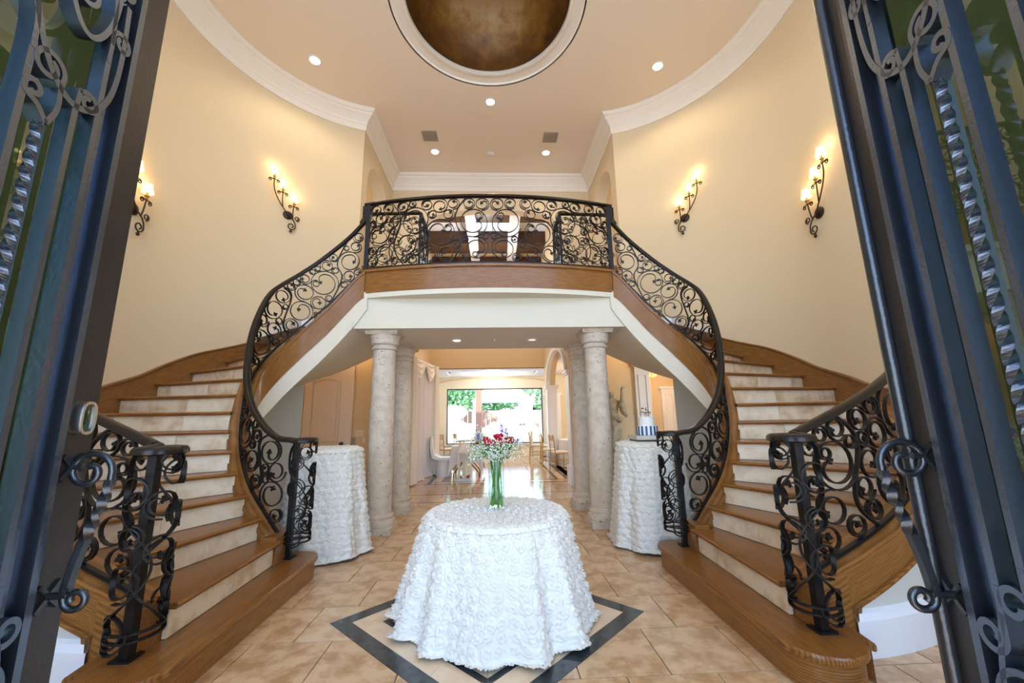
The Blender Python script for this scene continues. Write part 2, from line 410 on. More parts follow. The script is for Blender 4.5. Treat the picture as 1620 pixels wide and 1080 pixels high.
# upper back wall with segmental arch to the great room
struct(arch_wall(lambda u, z, t: (u, YB+t, z), -XA-.3, XA+.3, 3.3, CEIL+.2, -1.6, 1.6, 5.93, 6.30, .25).obj('wall_back', M['wall'], smooth=40))
# foyer ceiling: annulus between the dome ring and the walls
def ceiling_foyer():
    mb = MB(); n = 96; r0 = 1.38; cyy = 4.7
    P = []
    inner = []; outer = []
    for i in range(n):
        a = 2*PI*i/n; c, s_ = math.cos(a), math.sin(a)
        inner.append((r0*c, cyy+r0*s_, CEIL))
        tx = (4.5/abs(c)) if abs(c) > 1e-6 else 1e9; ty = ((9.2-cyy) if s_ > 0 else (cyy-.0))/abs(s_) if abs(s_) > 1e-6 else 1e9
        t = min(tx, ty); outer.append((t*c, cyy+t*s_, CEIL))
    mb.grid([inner, outer], True)
    mb.grid([[(x, y, CEIL+.3) for x, y, z in inner], [(x, y, CEIL+.3) for x, y, z in outer]], True)
    return struct(mb.obj('ceiling', M['ceil']))
ceiling_foyer()
def dome():
    t = thing('ceiling_dome', 'shallow round ceiling dome painted mottled bronze and gold, with pale stepped rim', 'dome', (0, 4.7, CEIL))
    rim = [(1.40, 0), (1.37, .0), (1.36, .03), (1.22, .045), (1.21, .02), (1.175, .02), (1.17, .08), (1.20, .12), (1.40, .12)]
    mb = MB(); mb.lathe(rim+[rim[0]], 0, 4.7, 96, CEIL, cap=False); mb.obj('rim', M['white'], t, 50)
    pr = [(1.18, .07), (1.18, .10)]+[(1.18*math.cos(a), .10+.95*math.sin(a)) for a in [rad(90)*i/18 for i in range(1, 18)]]+[(.001, 1.05)]
    mb = MB(); mb.lathe(pr, 0, 4.7, 96, CEIL, cap=False); mb.obj('bowl', M['dome'], t, 60)
dome()
# crown moulding round foyer and alcove
def crown():
    path = wallpath(-1, 72.6, .35)
    path += [(-XA, YC), (-XA, YB), (XA, YB), (XA, YC)]
    path += list(reversed(wallpath(1, 72.6, .35)))
    P = [Vector((x, y, 0)) for x, y in path]; n = len(P)
    prof = [(.0, -.36), (.02, -.36), (.03, -.33), (.035, -.27), (.05, -.25), (.055, -.21), (.10, -.15), (.16, -.10), (.165, -.07), (.19, -.06), (.215, -.03), (.22, .0), (.0, .0)]
    rows = [[] for _ in prof]
    for i in range(n):
        t0 = (P[i]-P[i-1]).normalized() if i > 0 else (P[1]-P[0]).normalized()
        t1 = (P[i+1]-P[i]).normalized() if i < n-1 else t0
        n0 = Vector((t0.y, -t0.x, 0)); n1 = Vector((t1.y, -t1.x, 0)); b = n0+n1
        b = b/(b.dot(n0)) if b.length > 1e-6 else n0
        for k, (d, z) in enumerate(prof): p = P[i]+b*d; rows[k].append((p.x, p.y, CEIL+z))
    return struct(MB().grid(rows).obj('trim_1', M['white'], smooth=28))
crown()
# front wall, door opening, unseen openings beside and above added for daylight (behind the camera)
mb = MB()
for a, b in (((-4.5, -.12, 0), (-3.2, .12, CEIL+.2)), ((3.2, -.12, 0), (4.5, .12, CEIL+.2)), ((-1.6, -.12, 0), (-1.02, .12, 4.2)), ((.95, -.12, 0), (1.6, .12, 4.2)),
             ((-3.2, -.12, 0), (-1.6, .12, .5)), ((1.6, -.12, 0), (3.2, .12, .5)), ((-3.2, -.12, 6.6), (3.2, .12, CEIL+.2)), ((-3.2, -.12, 3.9), (-1.6, .12, 4.2)), ((1.6, -.12, 3.9), (3.2, .12, 4.2)), ((-1.02, -.12, 3.5), (.95, .12, 4.2))):
    mb.box(a, b)
struct(mb.obj('wall_front', M['wall']))
# house roof slab, extended unseen past the entry to keep the direct sun out
struct(MB().box((-6.5, -6.5, CEIL+1.35), (6.5, 16.0, CEIL+1.5)).obj('roof', M['roofing']))

# ---- lower storey
ZS = 2.53
hall = [(-1.80, 5.15), (1.80, 5.15), (1.98, 5.35), (1.95, 6.72), (3.45, 8.3), (2.2, 8.32), (1.95, 6.72), (-1.95, 6.72)]
def lower_ceiling():
    mb = MB()
    # main slab over the columns
    mb.prism([(-1.86, 5.15), (1.86, 5.15), (1.95, 6.72), (-1.95, 6.72)], ZS, 2.95)
    return struct(mb.obj('ceiling', M['ceil2']))
lower_ceiling()
for s in (-1, 1):
    poly = [(s*1.86, 5.15), (s*2.35, 4.95), (s*3.2, 5.6), (s*3.6, 6.1), (s*3.55, 8.3), (s*3.3, 8.05), (s*1.95, 6.72)]
    if s > 0: poly = poly[::-1]
    struct(MB().prism(poly, ZS+.0, 2.62).obj('ceiling', M['ceil2']))
# white face of the beam between the stairs
struct(MB().prism([(-1.80, 5.12), (1.80, 5.12), (1.80, 5.16), (-1.80, 5.16)], ZS, 2.95).obj('trim_2', M['band']))
# high lobby behind
YD = 8.3
struct(MB().box((-5.2, 6.9, 2.98), (5.4, YD+.55, 3.08)).obj('ceiling', M['ceil2']))
struct(MB().box((-5.0, YD, 0), (-2.05, YD+.2, 2.98)).obj('wall_back', M['tan']))
struct(MB().box((-2.25, YD+.2, 0), (-2.05, 13.0, 2.98)).obj('wall_left', M['tan']))
struct(MB().box((-2.25, 9.11, 2.98), (-2.05, 13.0, CEIL)).obj('wall_left', M['tan']))
struct(MB().box((-4.15, 6.2, 0), (-3.95, YD, 2.98)).obj('wall_left', M['tan']))
struct(MB().box((1.62, YD, 0), (3.0, YD+.2, 2.98)).obj('wall_back', M['tan']))
struct(MB().box((3.0, YD, 2.72), (5.2, YD+.2, 2.98)).obj('wall_back', M['tan']))
# arcade between the great room and the dining room
struct(arch_wall(lambda u, z, t: (1.66+t, u, z), YD+.2, 13.0, 0, 3.3, 8.85, 12.2, 2.35, 3.15, .22).obj('wall_right', M['wall'], smooth=40))
struct(MB().box((1.66, 9.11, 3.3), (1.88, 13.0, CEIL)).obj('wall_right', M['wall']))
def arch_trim():
    mb = MB(); mid, h = (8.85+12.2)/2, (12.2-8.85)/2
    pts = [(1.64, mid-h*math.cos(PI*i/30), 2.35+.80*math.sin(PI*i/30)) for i in range(31)]
    mb.sweep(pts, [(-.05, -.05), (.05, -.05), (.05, .07), (-.05, .07)], up=Vector((1, 0, 0)))
    o = mb.obj('trim_3', M['trimw'], smooth=30); return struct(o)
arch_trim()
def pilaster(x0, x1, y0, y1, z, name='trim_4'):
    mb = MB(); mb.box((x0, y0, 0), (x1, y1, z)); d = .035
    mb.box((x0-d, y0-d, 0), (x1+d, y1+d, .38)); mb.box((x0-d, y0-d, z-.10), (x1+d, y1+d, z-.06))
    mb.box((x0-d*1.6, y0-d*1.6, z-.06), (x1+d*1.6, y1+d*1.6, z)); 
    # raised panel frame on the near face
    for a, b in (((x0+.03, y0-.015, .5), (x0+.05, y0, z-.25)), ((x1-.05, y0-.015, .5), (x1-.03, y0, z-.25)), ((x0+.03, y0-.015, z-.27), (x1-.03, y0, z-.25)), ((x0+.03, y0-.015, .5), (x1-.03, y0, .52))):
        mb.box(a, b)
    return struct(mb.obj(name, M['trimw']))
pilaster(1.60, 1.92, 8.42, 8.80, 2.36)
pilaster(1.62, 1.92, 12.14, 12.5, 2.33, 'trim_5')
def arch_opening_pilaster():
    mb = MB(); mb.box((2.96, YD-.08, 0), (3.26, YD+.12, 2.38)); mb.box((2.90, YD-.14, 2.38), (3.32, YD+.16, 2.44)); mb.box((2.87, YD-.17, 2.44), (3.35, YD+.18, 2.50))
    mb.box((2.93, YD-.11, 0), (3.29, YD+.14, .30))
    for a, b in (((3.02, YD-.10, .5), (3.035, YD-.08, 2.2)), ((3.185, YD-.10, .5), (3.20, YD-.08, 2.2)), ((3.02, YD-.10, 2.2), (3.20, YD-.08, 2.215))): mb.box(a, b)
    return struct(mb.obj('trim_6', pm('warm white pilaster paint', (.80, .68, .54), .5)))
arch_opening_pilaster()
# baseboards
mb = MB(); mb.box((-5.0, YD-.03, 0), (-2.9+.05, YD, .22)); mb.box((-2.72, YD-.03, 0), (-2.05, YD, .22)); struct(mb.obj('baseboard_back', M['white']))
mb = MB(); mb.box((1.62, YD-.035, 0), (2.96, YD, .60)); mb.box((1.60, YD-.06, .56), (2.97, YD, .62)); mb.box((1.60, YD-.055, 0), (2.97, YD, .16))
mb.box((1.95, YD-.05, .22), (1.965, YD-.035, .52)); mb.box((2.85, YD-.05, .22), (2.865, YD-.035, .52)); mb.box((1.95, YD-.05, .52), (2.865, YD-.035, .535)); mb.box((1.95, YD-.05, .21), (2.865, YD-.035, .225))
struct(mb.obj('baseboard_back', pm('warm white wainscot', (.80, .70, .58), .5)))
# dining room on the far side of the arcade and side room
struct(MB().box((2.1, 15.3, 0), (5.2, 15.5, 3.3)).obj('wall_back', M['wall_lit']))
struct(MB().box((5.2, 6.0, 0), (5.4, 15.5, 3.3)).obj('wall_right', M['wall']))
mb = MB().box((1.86, YD+.2, 2.98), (5.4, 15.5, 3.1)); struct(mb.obj('ceiling', M['ceil2']))
mb = MB(); mb.box((3.55, 11.0, 0), (4.30, 11.15, 2.98)); struct(mb.obj('wall_back', M['wall']))
mb = MB(); mb.box((4.40, 11.0, 0), (5.2, 11.15, 2.98)); struct(mb.obj('wall_back', M['wall']))
mb = MB(); mb.box((4.62, 10.92, 0), (4.98, 11.02, 2.10)); mb.box((4.56, 10.88, 2.10), (5.04, 11.02, 2.16)); mb.box((4.70, 10.90, .3), (4.72, 10.93, 1.95)); mb.box((4.88, 10.90, .3), (4.90, 10.93, 1.95)); mb.box((4.70, 10.90, 1.93), (4.90, 10.93, 1.95)); struct(mb.obj('trim_7', M['trimw']))
# great room and nook
struct(MB().box((-2.3, YD+.55, CEIL), (1.9, 13.2, CEIL+.2)).obj('ceiling', M['trimw']))
struct(MB().box((-2.3, 13.0, 2.97), (1.9, 13.2, CEIL)).obj('wall_back', M['tan']))
mb = MB(); mb.box((-2.3, 13.2, 3.2), (5.2, 15.6, 3.3)); mb.box((-2.3, 13.0, 2.93), (1.9, 13.5, 2.99)); mb.box((-2.3, 14.7, 2.93), (1.9, 15.3, 2.99)); mb.box((-2.3, 13.5, 2.93), (-1.6, 14.7, 2.99)); mb.box((1.5, 13.5, 2.93), (1.9, 14.7, 2.99)); mb.box((-1.6, 13.5, 2.99), (1.5, 13.53, 3.2)); mb.box((-1.6, 14.67, 2.99), (1.5, 14.7, 3.2))
struct(mb.obj('ceiling', M['trimw']))
struct(MB().box((-2.3, 13.0, 0), (-2.1, 15.5, 3.3)).obj('wall_left', M['wall_lit']))
struct(arch_wall(lambda u, z, t: (u, 15.3+t, z), -2.3, 2.1, 0, 3.3, -1.78, 1.84, 2.5, 2.5, .22, n=2, flat=True, zb=.46).obj('wall_back', M['wall_lit']))
mb = MB(); pts = [(u, 15.29, 2.62+.30*math.sqrt(max(0, 1-((u-.03)/2.3)**2))) for u in [-2.1+4.2*i/30 for i in range(31)]]
mb.sweep(pts, rrect(.02, .03, .5, 2)); struct(mb.obj('trim_8', M['wall'], smooth=40))
mb = MB(); mb.box((-2.1, 15.26, 0), (1.9, 15.3, .24)); mb.box((-1.84, 15.22, .42), (1.90, 15.32, .46)); struct(mb.obj('baseboard_back', M['white']))
mb = MB(); mb.box((1.92, 15.18, 0), (2.5, 15.3, 2.2)); mb.box((1.86, 15.14, 2.2), (2.56, 15.3, 2.3)); struct(mb.obj('trim_9', M['trimw']))
# picture window
wf = MB(); x0, x1, z0, z1 = -1.78, 1.84, .46, 2.5
for a, b in (((x0, 15.34, z0), (x0+.04, 15.42, z1)), ((x1-.04, 15.34, z0), (x1, 15.42, z1)), ((x0, 15.34, z1-.04), (x1, 15.42, z1)), ((x0, 15.34, z0), (x1, 15.42, z0+.04))): wf.box(a, b)
wfo = struct(wf.obj('window_1', M['black'])); wfo['base'] = (0, 0, 0)
MB().box((x0+.03, 15.37, z0+.03), (x1-.03, 15.38, z1-.03)).obj('pane', M['pane'], wfo)
# coffered great-room ceiling seen through the upper arch
for i, y in enumerate((9.95, 12.05)):
    tag(MB().box((-2.1, y-.40, CEIL-.42), (1.66, y+.35, CEIL)).obj('ceiling_beam', M['slate']), ['dark wood ceiling beam of the great room just under the arch top', 'second dark wood ceiling beam seen through the balcony scrolls'][i], 'beam')
for x in (-.58, .62):
    tag(MB().box((x-.14, 9.1, CEIL-.50), (x+.14, 13.0, CEIL)).obj('white_ceiling_beam', M['trimw']), 'white beam crossing the dark beams on the %s side of the chandelier chain' % ('panelled door' if x < 0 else 'wedding cake'), 'beam')

tag(MB().box((-2.1, 12.85, 6.40), (1.66, 13.0, 6.78)).obj('wood_cornice', M['slate']), 'dark wood cornice low on the great room end wall behind the balcony rail', 'cornice')
# ------------------------------------------------------------------ floor
fl = struct(MB().box((-5.2, -.12, -.1), (5.4, 15.5, -.012)).obj('floor', M['grout'])); fl['base'] = (0, 0, 0)
DC, DR = (0., 3.10), 1.09
def clip(poly, a, b, c):      # keep a*x+b*y<=c
    out = []
    for i in range(len(poly)):
        p, q = poly[i], poly[(i+1) % len(poly)]; dp = a*p[0]+b*p[1]-c; dq = a*q[0]+b*q[1]-c
        if dp <= 0: out.append(p)
        if (dp < 0 < dq) or (dq < 0 < dp):
            t = dp/(dp-dq); out.append((p[0]+t*(q[0]-p[0]), p[1]+t*(q[1]-p[1])))
    return out
def minus_diamond(poly, r):
    res = []; rem = poly
    for a, b in ((1, 1), (-1, 1), (-1, -1), (1, -1)):
        c = a*DC[0]+b*DC[1]+r
        o = clip(rem, -a, -b, -c)
        if len(o) > 2: res.append(o)
        rem = clip(rem, a, b, c)
        if len(rem) < 3: break
    return res
TW, TD, G = .49, .475, .0035
tile_me = {}
def put_tile(x0, y0, x1, y1, mat):
    w_, d_ = round(x1-x0, 3), round(y1-y0, 3); k = (w_, d_, mat.name)
    if k not in tile_me: 
        tile_me[k] = MB().box((-w_/2+G, -d_/2+G, -.012), (w_/2-G, d_/2-G, 0)).mesh('tile', mat)
    o = bpy.data.objects.new('tile', tile_me[k]); C.objects.link(o); o.parent = fl; o.location = ((x0+x1)/2, (y0+y1)/2, random.uniform(-.0006, 0))
cols = 6
for j in range(-2, 9):
    y0 = 2.87+.4775*j; y1 = y0+.4775
    odd = j % 2 != 0
    for i in range(-cols, cols):
        x0 = i*TW+(0 if odd else TW/2) ; x1 = x0+TW
        if max(abs(x0), abs(x1)) > 2.75: continue
        if y1 < 3.95 and max(abs(x0), abs(x1)) > 3.2: continue
        poly = [(x0+G, y0+G), (x1-G, y0+G), (x1-G, y1-G), (x0+G, y1-G)]
        pieces = minus_diamond(poly, DR+.003)
        mat = M['tile'] if RNG.rand() < .6 else M['tile2']
        if len(pieces) == 1 and len(pieces[0]) == 4 and abs(abs(sum(pieces[0][k][0]*pieces[0][(k+1) % 4][1]-pieces[0][(k+1) % 4][0]*pieces[0][k][1] for k in range(4)))/2-(TW-2*G)*(.4775-2*G)) < 1e-4:
            put_tile(x0, y0, x1, y1, mat)
        elif pieces:
            m_ = MB()
            for pc in pieces: m_.prism(pc, -.012, 0)
            m_.obj('tile', mat, fl)
# side strips under stairs and at the room sides
mb = MB()
for j in range(-5, 9):
    y0 = 2.87+.4775*j; y1 = y0+.4775
    for sgn in (-1, 1):
        for i in range(5, 10):
            x0 = i*TW+(0 if j % 2 else TW/2)
            if x0 > 4.2 or x0 < 2.2: continue
            xa, xb = (x0, x0+TW) if sgn > 0 else (-x0-TW, -x0)
            if max(abs(xa), abs(xb)) <= 2.75: continue
            mb.box((xa+G, y0+G, -.012), (xb-G, y1-G, 0))
for j in range(-6, -2):
    y0 = 2.87+.4775*j
    for i in range(-cols, cols): mb.box((i*TW+G, y0+G, -.012), (i*TW+TW-G, y0+.4775-G, 0))
o = mb.obj('tile_field', M['tile'], fl); o['kind'] = 'stuff'
# hall and great room
yy = 2.87+.4775*9    # 7.1675
def strip(x0, y0, x1, y1, mat=M['marble'], name='marble_strip'):
    MB().box((x0, y0, -.012), (x1, y1, .0003)).obj(name, mat, fl)
strip(-3.4, 7.13, 3.2, 7.17); strip(-3.4, 7.83, 3.2, 7.87)
for j, (ya, yb) in enumerate(((7.17, 7.50), (7.50, 7.83), (7.87, 8.28), (8.28, 8.68), (8.68, 9.05))):
    for i in range(-5, 5):
        x0 = i*.62+(.31 if j % 2 else 0)
        if abs(x0+.31) < 2.6: put_tile(x0, ya, x0+.62, yb, M['tileh'])
strip(-1.50, 9.05, 1.72, 9.15); strip(-1.32, 9.33, 1.60, 9.43); strip(-1.46, 9.15, -1.36, 14.3); strip(-1.18, 9.43, -1.08, 14.2); strip(1.62, 9.15, 1.72, 14.3); strip(1.40, 9.43, 1.46, 14.2)
strip(-1.36, 9.15, 1.62, 9.33, M['creamm'], 'cream_border'); strip(-1.36, 9.33, -1.32, 14.3, M['creamm'], 'cream_border'); strip(-1.32, 9.43, -1.18, 14.3, M['creamm'], 'cream_border'); strip(1.46, 9.43, 1.62, 14.3, M['creamm'], 'cream_border')
for j in range(11):
    ya = 9.43+.46*j
    for i in range(-2, 3):
        x0 = -1.08+(i+2)*.496
        put_tile(x0, ya, x0+.496, ya+.46, M['tileh'])
mb = MB()
for j in range(14):
    for sgn, x0, x1 in ((-1, -2.05, -1.46), (1, 1.72, 5.2)):
        x = x0
        while x < x1-.05:
            mb.box((x+G, 9.05+.46*j+G, -.012), (min(x+.5, x1)-G, 9.51+.46*j-G, 0)); x += .5
for i in range(10): mb.box((-2.05+.5*i+G, 14.49, -.012), (-1.55+.5*i-G, 15.3, 0))
o = mb.obj('tile_field', M['tileh'], fl); o['kind'] = 'stuff'
# diamond inlay: black border, cream band, thinner black band, cream field, each slab its own piece
def ring(r0, r1, mat, name, nseg):
    dirs = [(1, 0), (0, 1), (-1, 0), (0, -1)]
    for k in range(4):
        a, b = dirs[k], dirs[(k+1) % 4]
        for i in range(nseg):
            t0, t1 = i/nseg, (i+1)/nseg; g = .0015
            q = []
            for t, r in ((t0, r0), (t1, r0), (t1, r1), (t0, r1)):
                q.append((DC[0]+r*(a[0]*(1-t)+b[0]*t), DC[1]+r*(a[1]*(1-t)+b[1]*t)))
            cx_ = sum(p[0] for p in q)/4; cy_ = sum(p[1] for p in q)/4
            q = [(cx_+(x-cx_)*.994, cy_+(y-cy_)*.994) for x, y in q]
            MB().prism(q, -.012, .0002).obj(name, mat, fl)
ring(.94, DR, M['marble'], 'marble_strip', 4)
ring(.735, .94, M['creamm'], 'cream_slab', 3)
ring(.67, .735, M['marble'], 'marble_strip', 3)
ring(.42, .67, M['creamm'], 'cream_slab', 2)
MB().prism([(DC[0]+.42*c, DC[1]+.42*s_) for c, s_ in ((1, 0), (0, 1), (-1, 0), (0, -1))], -.012, 0).obj('cream_slab', M['creamm'], fl)

# ------------------------------------------------------------------ staircase (built on the cake side, mirrored to the other)
RS = .184
def EI(phi, a, b): return (CX+a*math.cos(rad(phi)), CY+b*math.sin(rad(phi)))
def OC(phi, R): return (CX+R*math.cos(rad(phi)), CY+R*math.sin(rad(phi)))
PHI_I = {k: -82+10.57*(k-2) for k in range(2, 19)}
PHI_O = {2: -87, 3: -73, 4: -60.5, 5: -48, 6: -35.5, 7: -23, 8: -10, 9: 3, 10: 12.6, 11: 22, 12: 32, 13: 41.5, 14: 51, 15: 61, 16: 71, 17: 80, 18: 90}
def RSO(phi): return 2.08+.33*max(0., min(1., (phi+80)/72))
def ROUT(phi): return RSO(phi)-.14 if phi < -16 else RW-.005
bar_xs, bar_zs = smooth_tab([(-84, .29), (-79, .35), (-68, .55), (-51, .80), (-35, 1.08), (-20, 1.42), (-3, 1.84), (19, 2.14), (40, 2.44), (63, 2.80), (79, 3.11), (90, 3.31), (96, 3.33)], k=4)
top_xs, top_zs = smooth_tab([(-84, 1.19), (-72, 1.20), (-60, 1.33), (-48, 1.50), (-33, 1.76), (-22, 2.03), (-10, 2.35), (5, 2.70), (14, 2.88), (37, 3.15), (52, 3.36), (66, 3.59), (78, 3.80), (86, 3.97), (90, 4.05)], k=4)
ZB = lambda p: float(np.interp(p, bar_xs, bar_zs))
ZT = lambda p: float(np.interp(p, top_xs, top_zs))
st = thing('staircase', 'curved oak and travertine staircase rising from beside the cake table', 'staircase', (2.2, 3.6, 0))
for k in range(2, 18):
    # tread in its own local frame (x along the tread) so the grain runs along it
    z = RS*k
    pi0, pi1 = PHI_I[k], PHI_I[k+1]; po0, po1 = PHI_O[k], PHI_O[k+1]
    I = [EI(pi0+(pi1-pi0)*i/3, 1.0, .77) for i in range(4)]
    O_ = [OC(po0+(po1-po0)*i/4, ROUT(po0)) for i in range(5)]
    d = Vector((O_[0][0]-I[0][0], O_[0][1]-I[0][1], 0)).normalized(); nrm = Vector((d.y, -d.x, 0))
    f = .03
    poly = [(I[0][0]+nrm.x*f, I[0][1]+nrm.y*f), (O_[0][0]+nrm.x*f, O_[0][1]+nrm.y*f)]+O_+I[::-1]
    ang = math.atan2(d.y, d.x); c0 = Vector((I[0][0], I[0][1], z))
    loc = [((x-c0.x)*math.cos(-ang)-(y-c0.y)*math.sin(-ang), (x-c0.x)*math.sin(-ang)+(y-c0.y)*math.cos(-ang)) for x, y in poly]
    m_ = MB(); m_.prism(loc, -.034, 0)
    # rounded nosing
    L = math.hypot(loc[1][0]-loc[0][0], loc[1][1]-loc[0][1])
    m_.sweep([(loc[0][0], -f, -.017), (loc[1][0], -f, -.017)], [(.017*math.cos(a), .017*math.sin(a)) for a in [2*PI*i/10 for i in range(10)]])
    o = m_.obj('tread', M['wood_o'], st, 35, loc=c0-Vector(st['base'])); o.rotation_euler = (0, 0, ang)
for k in range(2, 19):
    I0 = Vector((*EI(PHI_I[k], 1.0, .77), 0)); O0 = Vector((*OC(PHI_O[k], ROUT(PHI_O[k])), 0))
    d = (O0-I0); L = d.length; d.normalize(); nn = Vector((-d.y, d.x, 0))
    cuts = [0]; x = random.uniform(.35, .62)
    while x < L-.12: cuts.append(x); x += .61
    cuts.append(L)
    for a, b in zip(cuts[:-1], cuts[1:]):
        c = I0+d*((a+b)/2)+nn*.012; c.z = RS*(k-.5)-.015
        MB().obox(c, d*((b-a)/2-.0012), nn*.012, Vector((0, 0, RS/2-.018))).obj('riser_tile', random.choice([M['trav'], M['trav2']]), st)
# solid core under the treads and helical soffit
PB = smooth_tab([(-82, .03), (-60, .04), (-48, .18), (-35, .40), (-20, .74), (-3, 1.16), (11, 1.40), (20, 1.50), (37, 1.74), (57, 2.04), (75, 2.36), (88, 2.62), (96, 2.80)], k=4)
ZP = lambda p: float(np.interp(p, *PB))
def phio(phi):
    k = (phi+82)/10.57+2; ks = sorted(PHI_O); return float(np.interp(k, ks, [PHI_O[q] for q in ks]))
def soffit():
    rows = []
    phs = [-60+2.5*i for i in range(63)]
    top, bot, outb, outt = [], [], [], []
    for p in phs:
        zi = max(.0, ZP(p)); x, y = EI(p, .86, .59); po = phio(p); xo, yo = OC(po, min(2.40, ROUT(po)))
        top.append((x, y, ZB(p)-.30)); bot.append((x, y, zi)); outb.append((xo, yo, zi))
    P = [top, bot]+[[tuple(Vector(a)*(1-t)+Vector(b)*t) for a, b in zip(bot, outb)] for t in (.25, .5, .75, 1)]
    return MB().grid(P).obj('soffit', M['band'], st, 40, label='cream plaster underside')
soffit()
# inner oak stringer
def stringer(phs, fin, fout, zt, zb, name, cap=.0):
    rows = [[], [], [], [], [], [], [], []]; uv = []
    s_ = 0; prev = None; us = []
    for p in phs:
        a = Vector((*fin(p), 0))
        if prev is not None: s_ += math.hypot((a-prev).length, zt(p)-zprev)
        prev = a; zprev = zt(p); us.append(s_)
    for p, u in zip(phs, us):
        xi, yi = fin(p); xo, yo = fout(p); d = Vector((xo-xi, yo-yi, 0)).normalized()*.012
        t, b = zt(p), zb(p)
        Q = [(xi, yi, b), (xi, yi, t-.05), (xi-d.x, yi-d.y, t-.04), (xi-d.x, yi-d.y, t), (xo+d.x, yo+d.y, t), (xo+d.x, yo+d.y, t-.04), (xo, yo, t-.05), (xo, yo, b)]
        for r, q in zip(rows, Q): r.append(q)
    vs = [0, 1, 1.05, 1.1, 1.3, 1.4, 1.45, 2.4]
    zz = [[(u, v*.35) for u in us] for v in vs]
    m_ = MB().grid(rows+[rows[0]]); uvs = [q for r in zz+[zz[0]] for q in r]
    n = len(phs)
    for i in (0, n-1): m_.f.append(tuple(j*n+i for j in range(8)))
    return m_.mesh(name, M['wood_u'], 30, uvs), m_
def add_obj(name, me, parent, label=None):
    o = bpy.data.objects.new(name, me); C.objects.link(o); o.parent = parent; o.location = -Vector(parent['base'])
    if label: o['label'] = label
    return o
phs = [-80+2*i for i in range(87)]
me, _ = stringer(phs, lambda p: EI(p, .85, .58), lambda p: EI(p, 1.0, .77 if p > -60 else .77), lambda p: ZB(p)-.012, lambda p: max(RS-.002, ZB(p)-.38), 'inner_stringer')
add_obj('inner_stringer', me, st)
# outer free-standing stringer near the foot
zbo = lambda p: .477+.0146*(p+80.8)
phs = [-85+2*i for i in range(37)]
me, _ = stringer(phs, lambda p: OC(p, RSO(p)-.16), lambda p: OC(p, RSO(p)), lambda p: zbo(p)-.01, lambda p: (.0 if p < -78.5 else zbo(p)-.25), 'outer_stringer')
add_obj('outer_stringer', me, st)
def under_panel():
    P = [[], []]; B = [[], [], [], [], []]
    for i in range(36):
        p = -78.8+2*i; x, y = OC(p, RSO(p)-.02); P[0].append((x, y, 0)); P[1].append((x, y, zbo(p)-.22))
        for r, (R_, z) in zip(B, ((.015, 0), (.015, .19), (.004, .205), (.0, .225), (-.02, .24))): r.append((*OC(p, RSO(p)+R_), min(z, zbo(p)-.26)))
    MB().grid(P).obj('side_panel', M['grey'], st, 40); MB().grid(B).obj('side_baseboard', M['trimw'], st, 30, label='white curved baseboard')
    bead = [(*OC(p, RSO(p)+.006), zbo(p)-.25) for p in [-78+2*i for i in range(34)]]
    m_ = MB(); m_.sweep([(*OC(-78.6, RSO(-78)+.006), 0), (*OC(-78.6, RSO(-78)+.006), zbo(-78)-.25)]+bead, rrect(.012, .012, .6, 2)); m_.obj('stringer_bead', M['wood_o'], st, 40)
    m_ = MB(); x, y = OC(-85.2, RSO(-85)-.08); m_.box((x-.035, y-.095, RS), (x+.01, y+.095, zbo(-85)-.03)); m_.obj('end_block', M['wood_o'], st)
under_panel()
# skirt board on the wall
sk_xs, sk_zs = smooth_tab([(-16, 1.58), (-8, 1.66), (-3, 1.76), (7, 1.92), (14, 2.10), (22, 2.28), (31, 2.42), (37, 2.52), (50, 2.83), (60, 3.03), (73, 3.28)], k=4)
def skirt():
    ph = [-16+2*i for i in range(45)]; rows = [[], [], [], []]; us = []
    for p in ph:
        z = float(np.interp(p, sk_xs, sk_zs))
        for r, (R_, dz) in zip(rows, ((2.395, -.75), (2.395, -.03), (2.375, -.02), (2.375, .0))): r.append((*OC(p, R_), z+dz))
    rows.append([(*OC(p, 2.42), float(np.interp(p, sk_xs, sk_zs))) for p in ph])
    uv = [(2.4*rad(p)*1.2, v) for v in (0, .9, .95, 1.0, 1.05) for p in ph]
    me = MB().grid(rows).mesh('wall_skirt', M['wood_u'], 30, uv); add_obj('wall_skirt', me, st)
skirt()
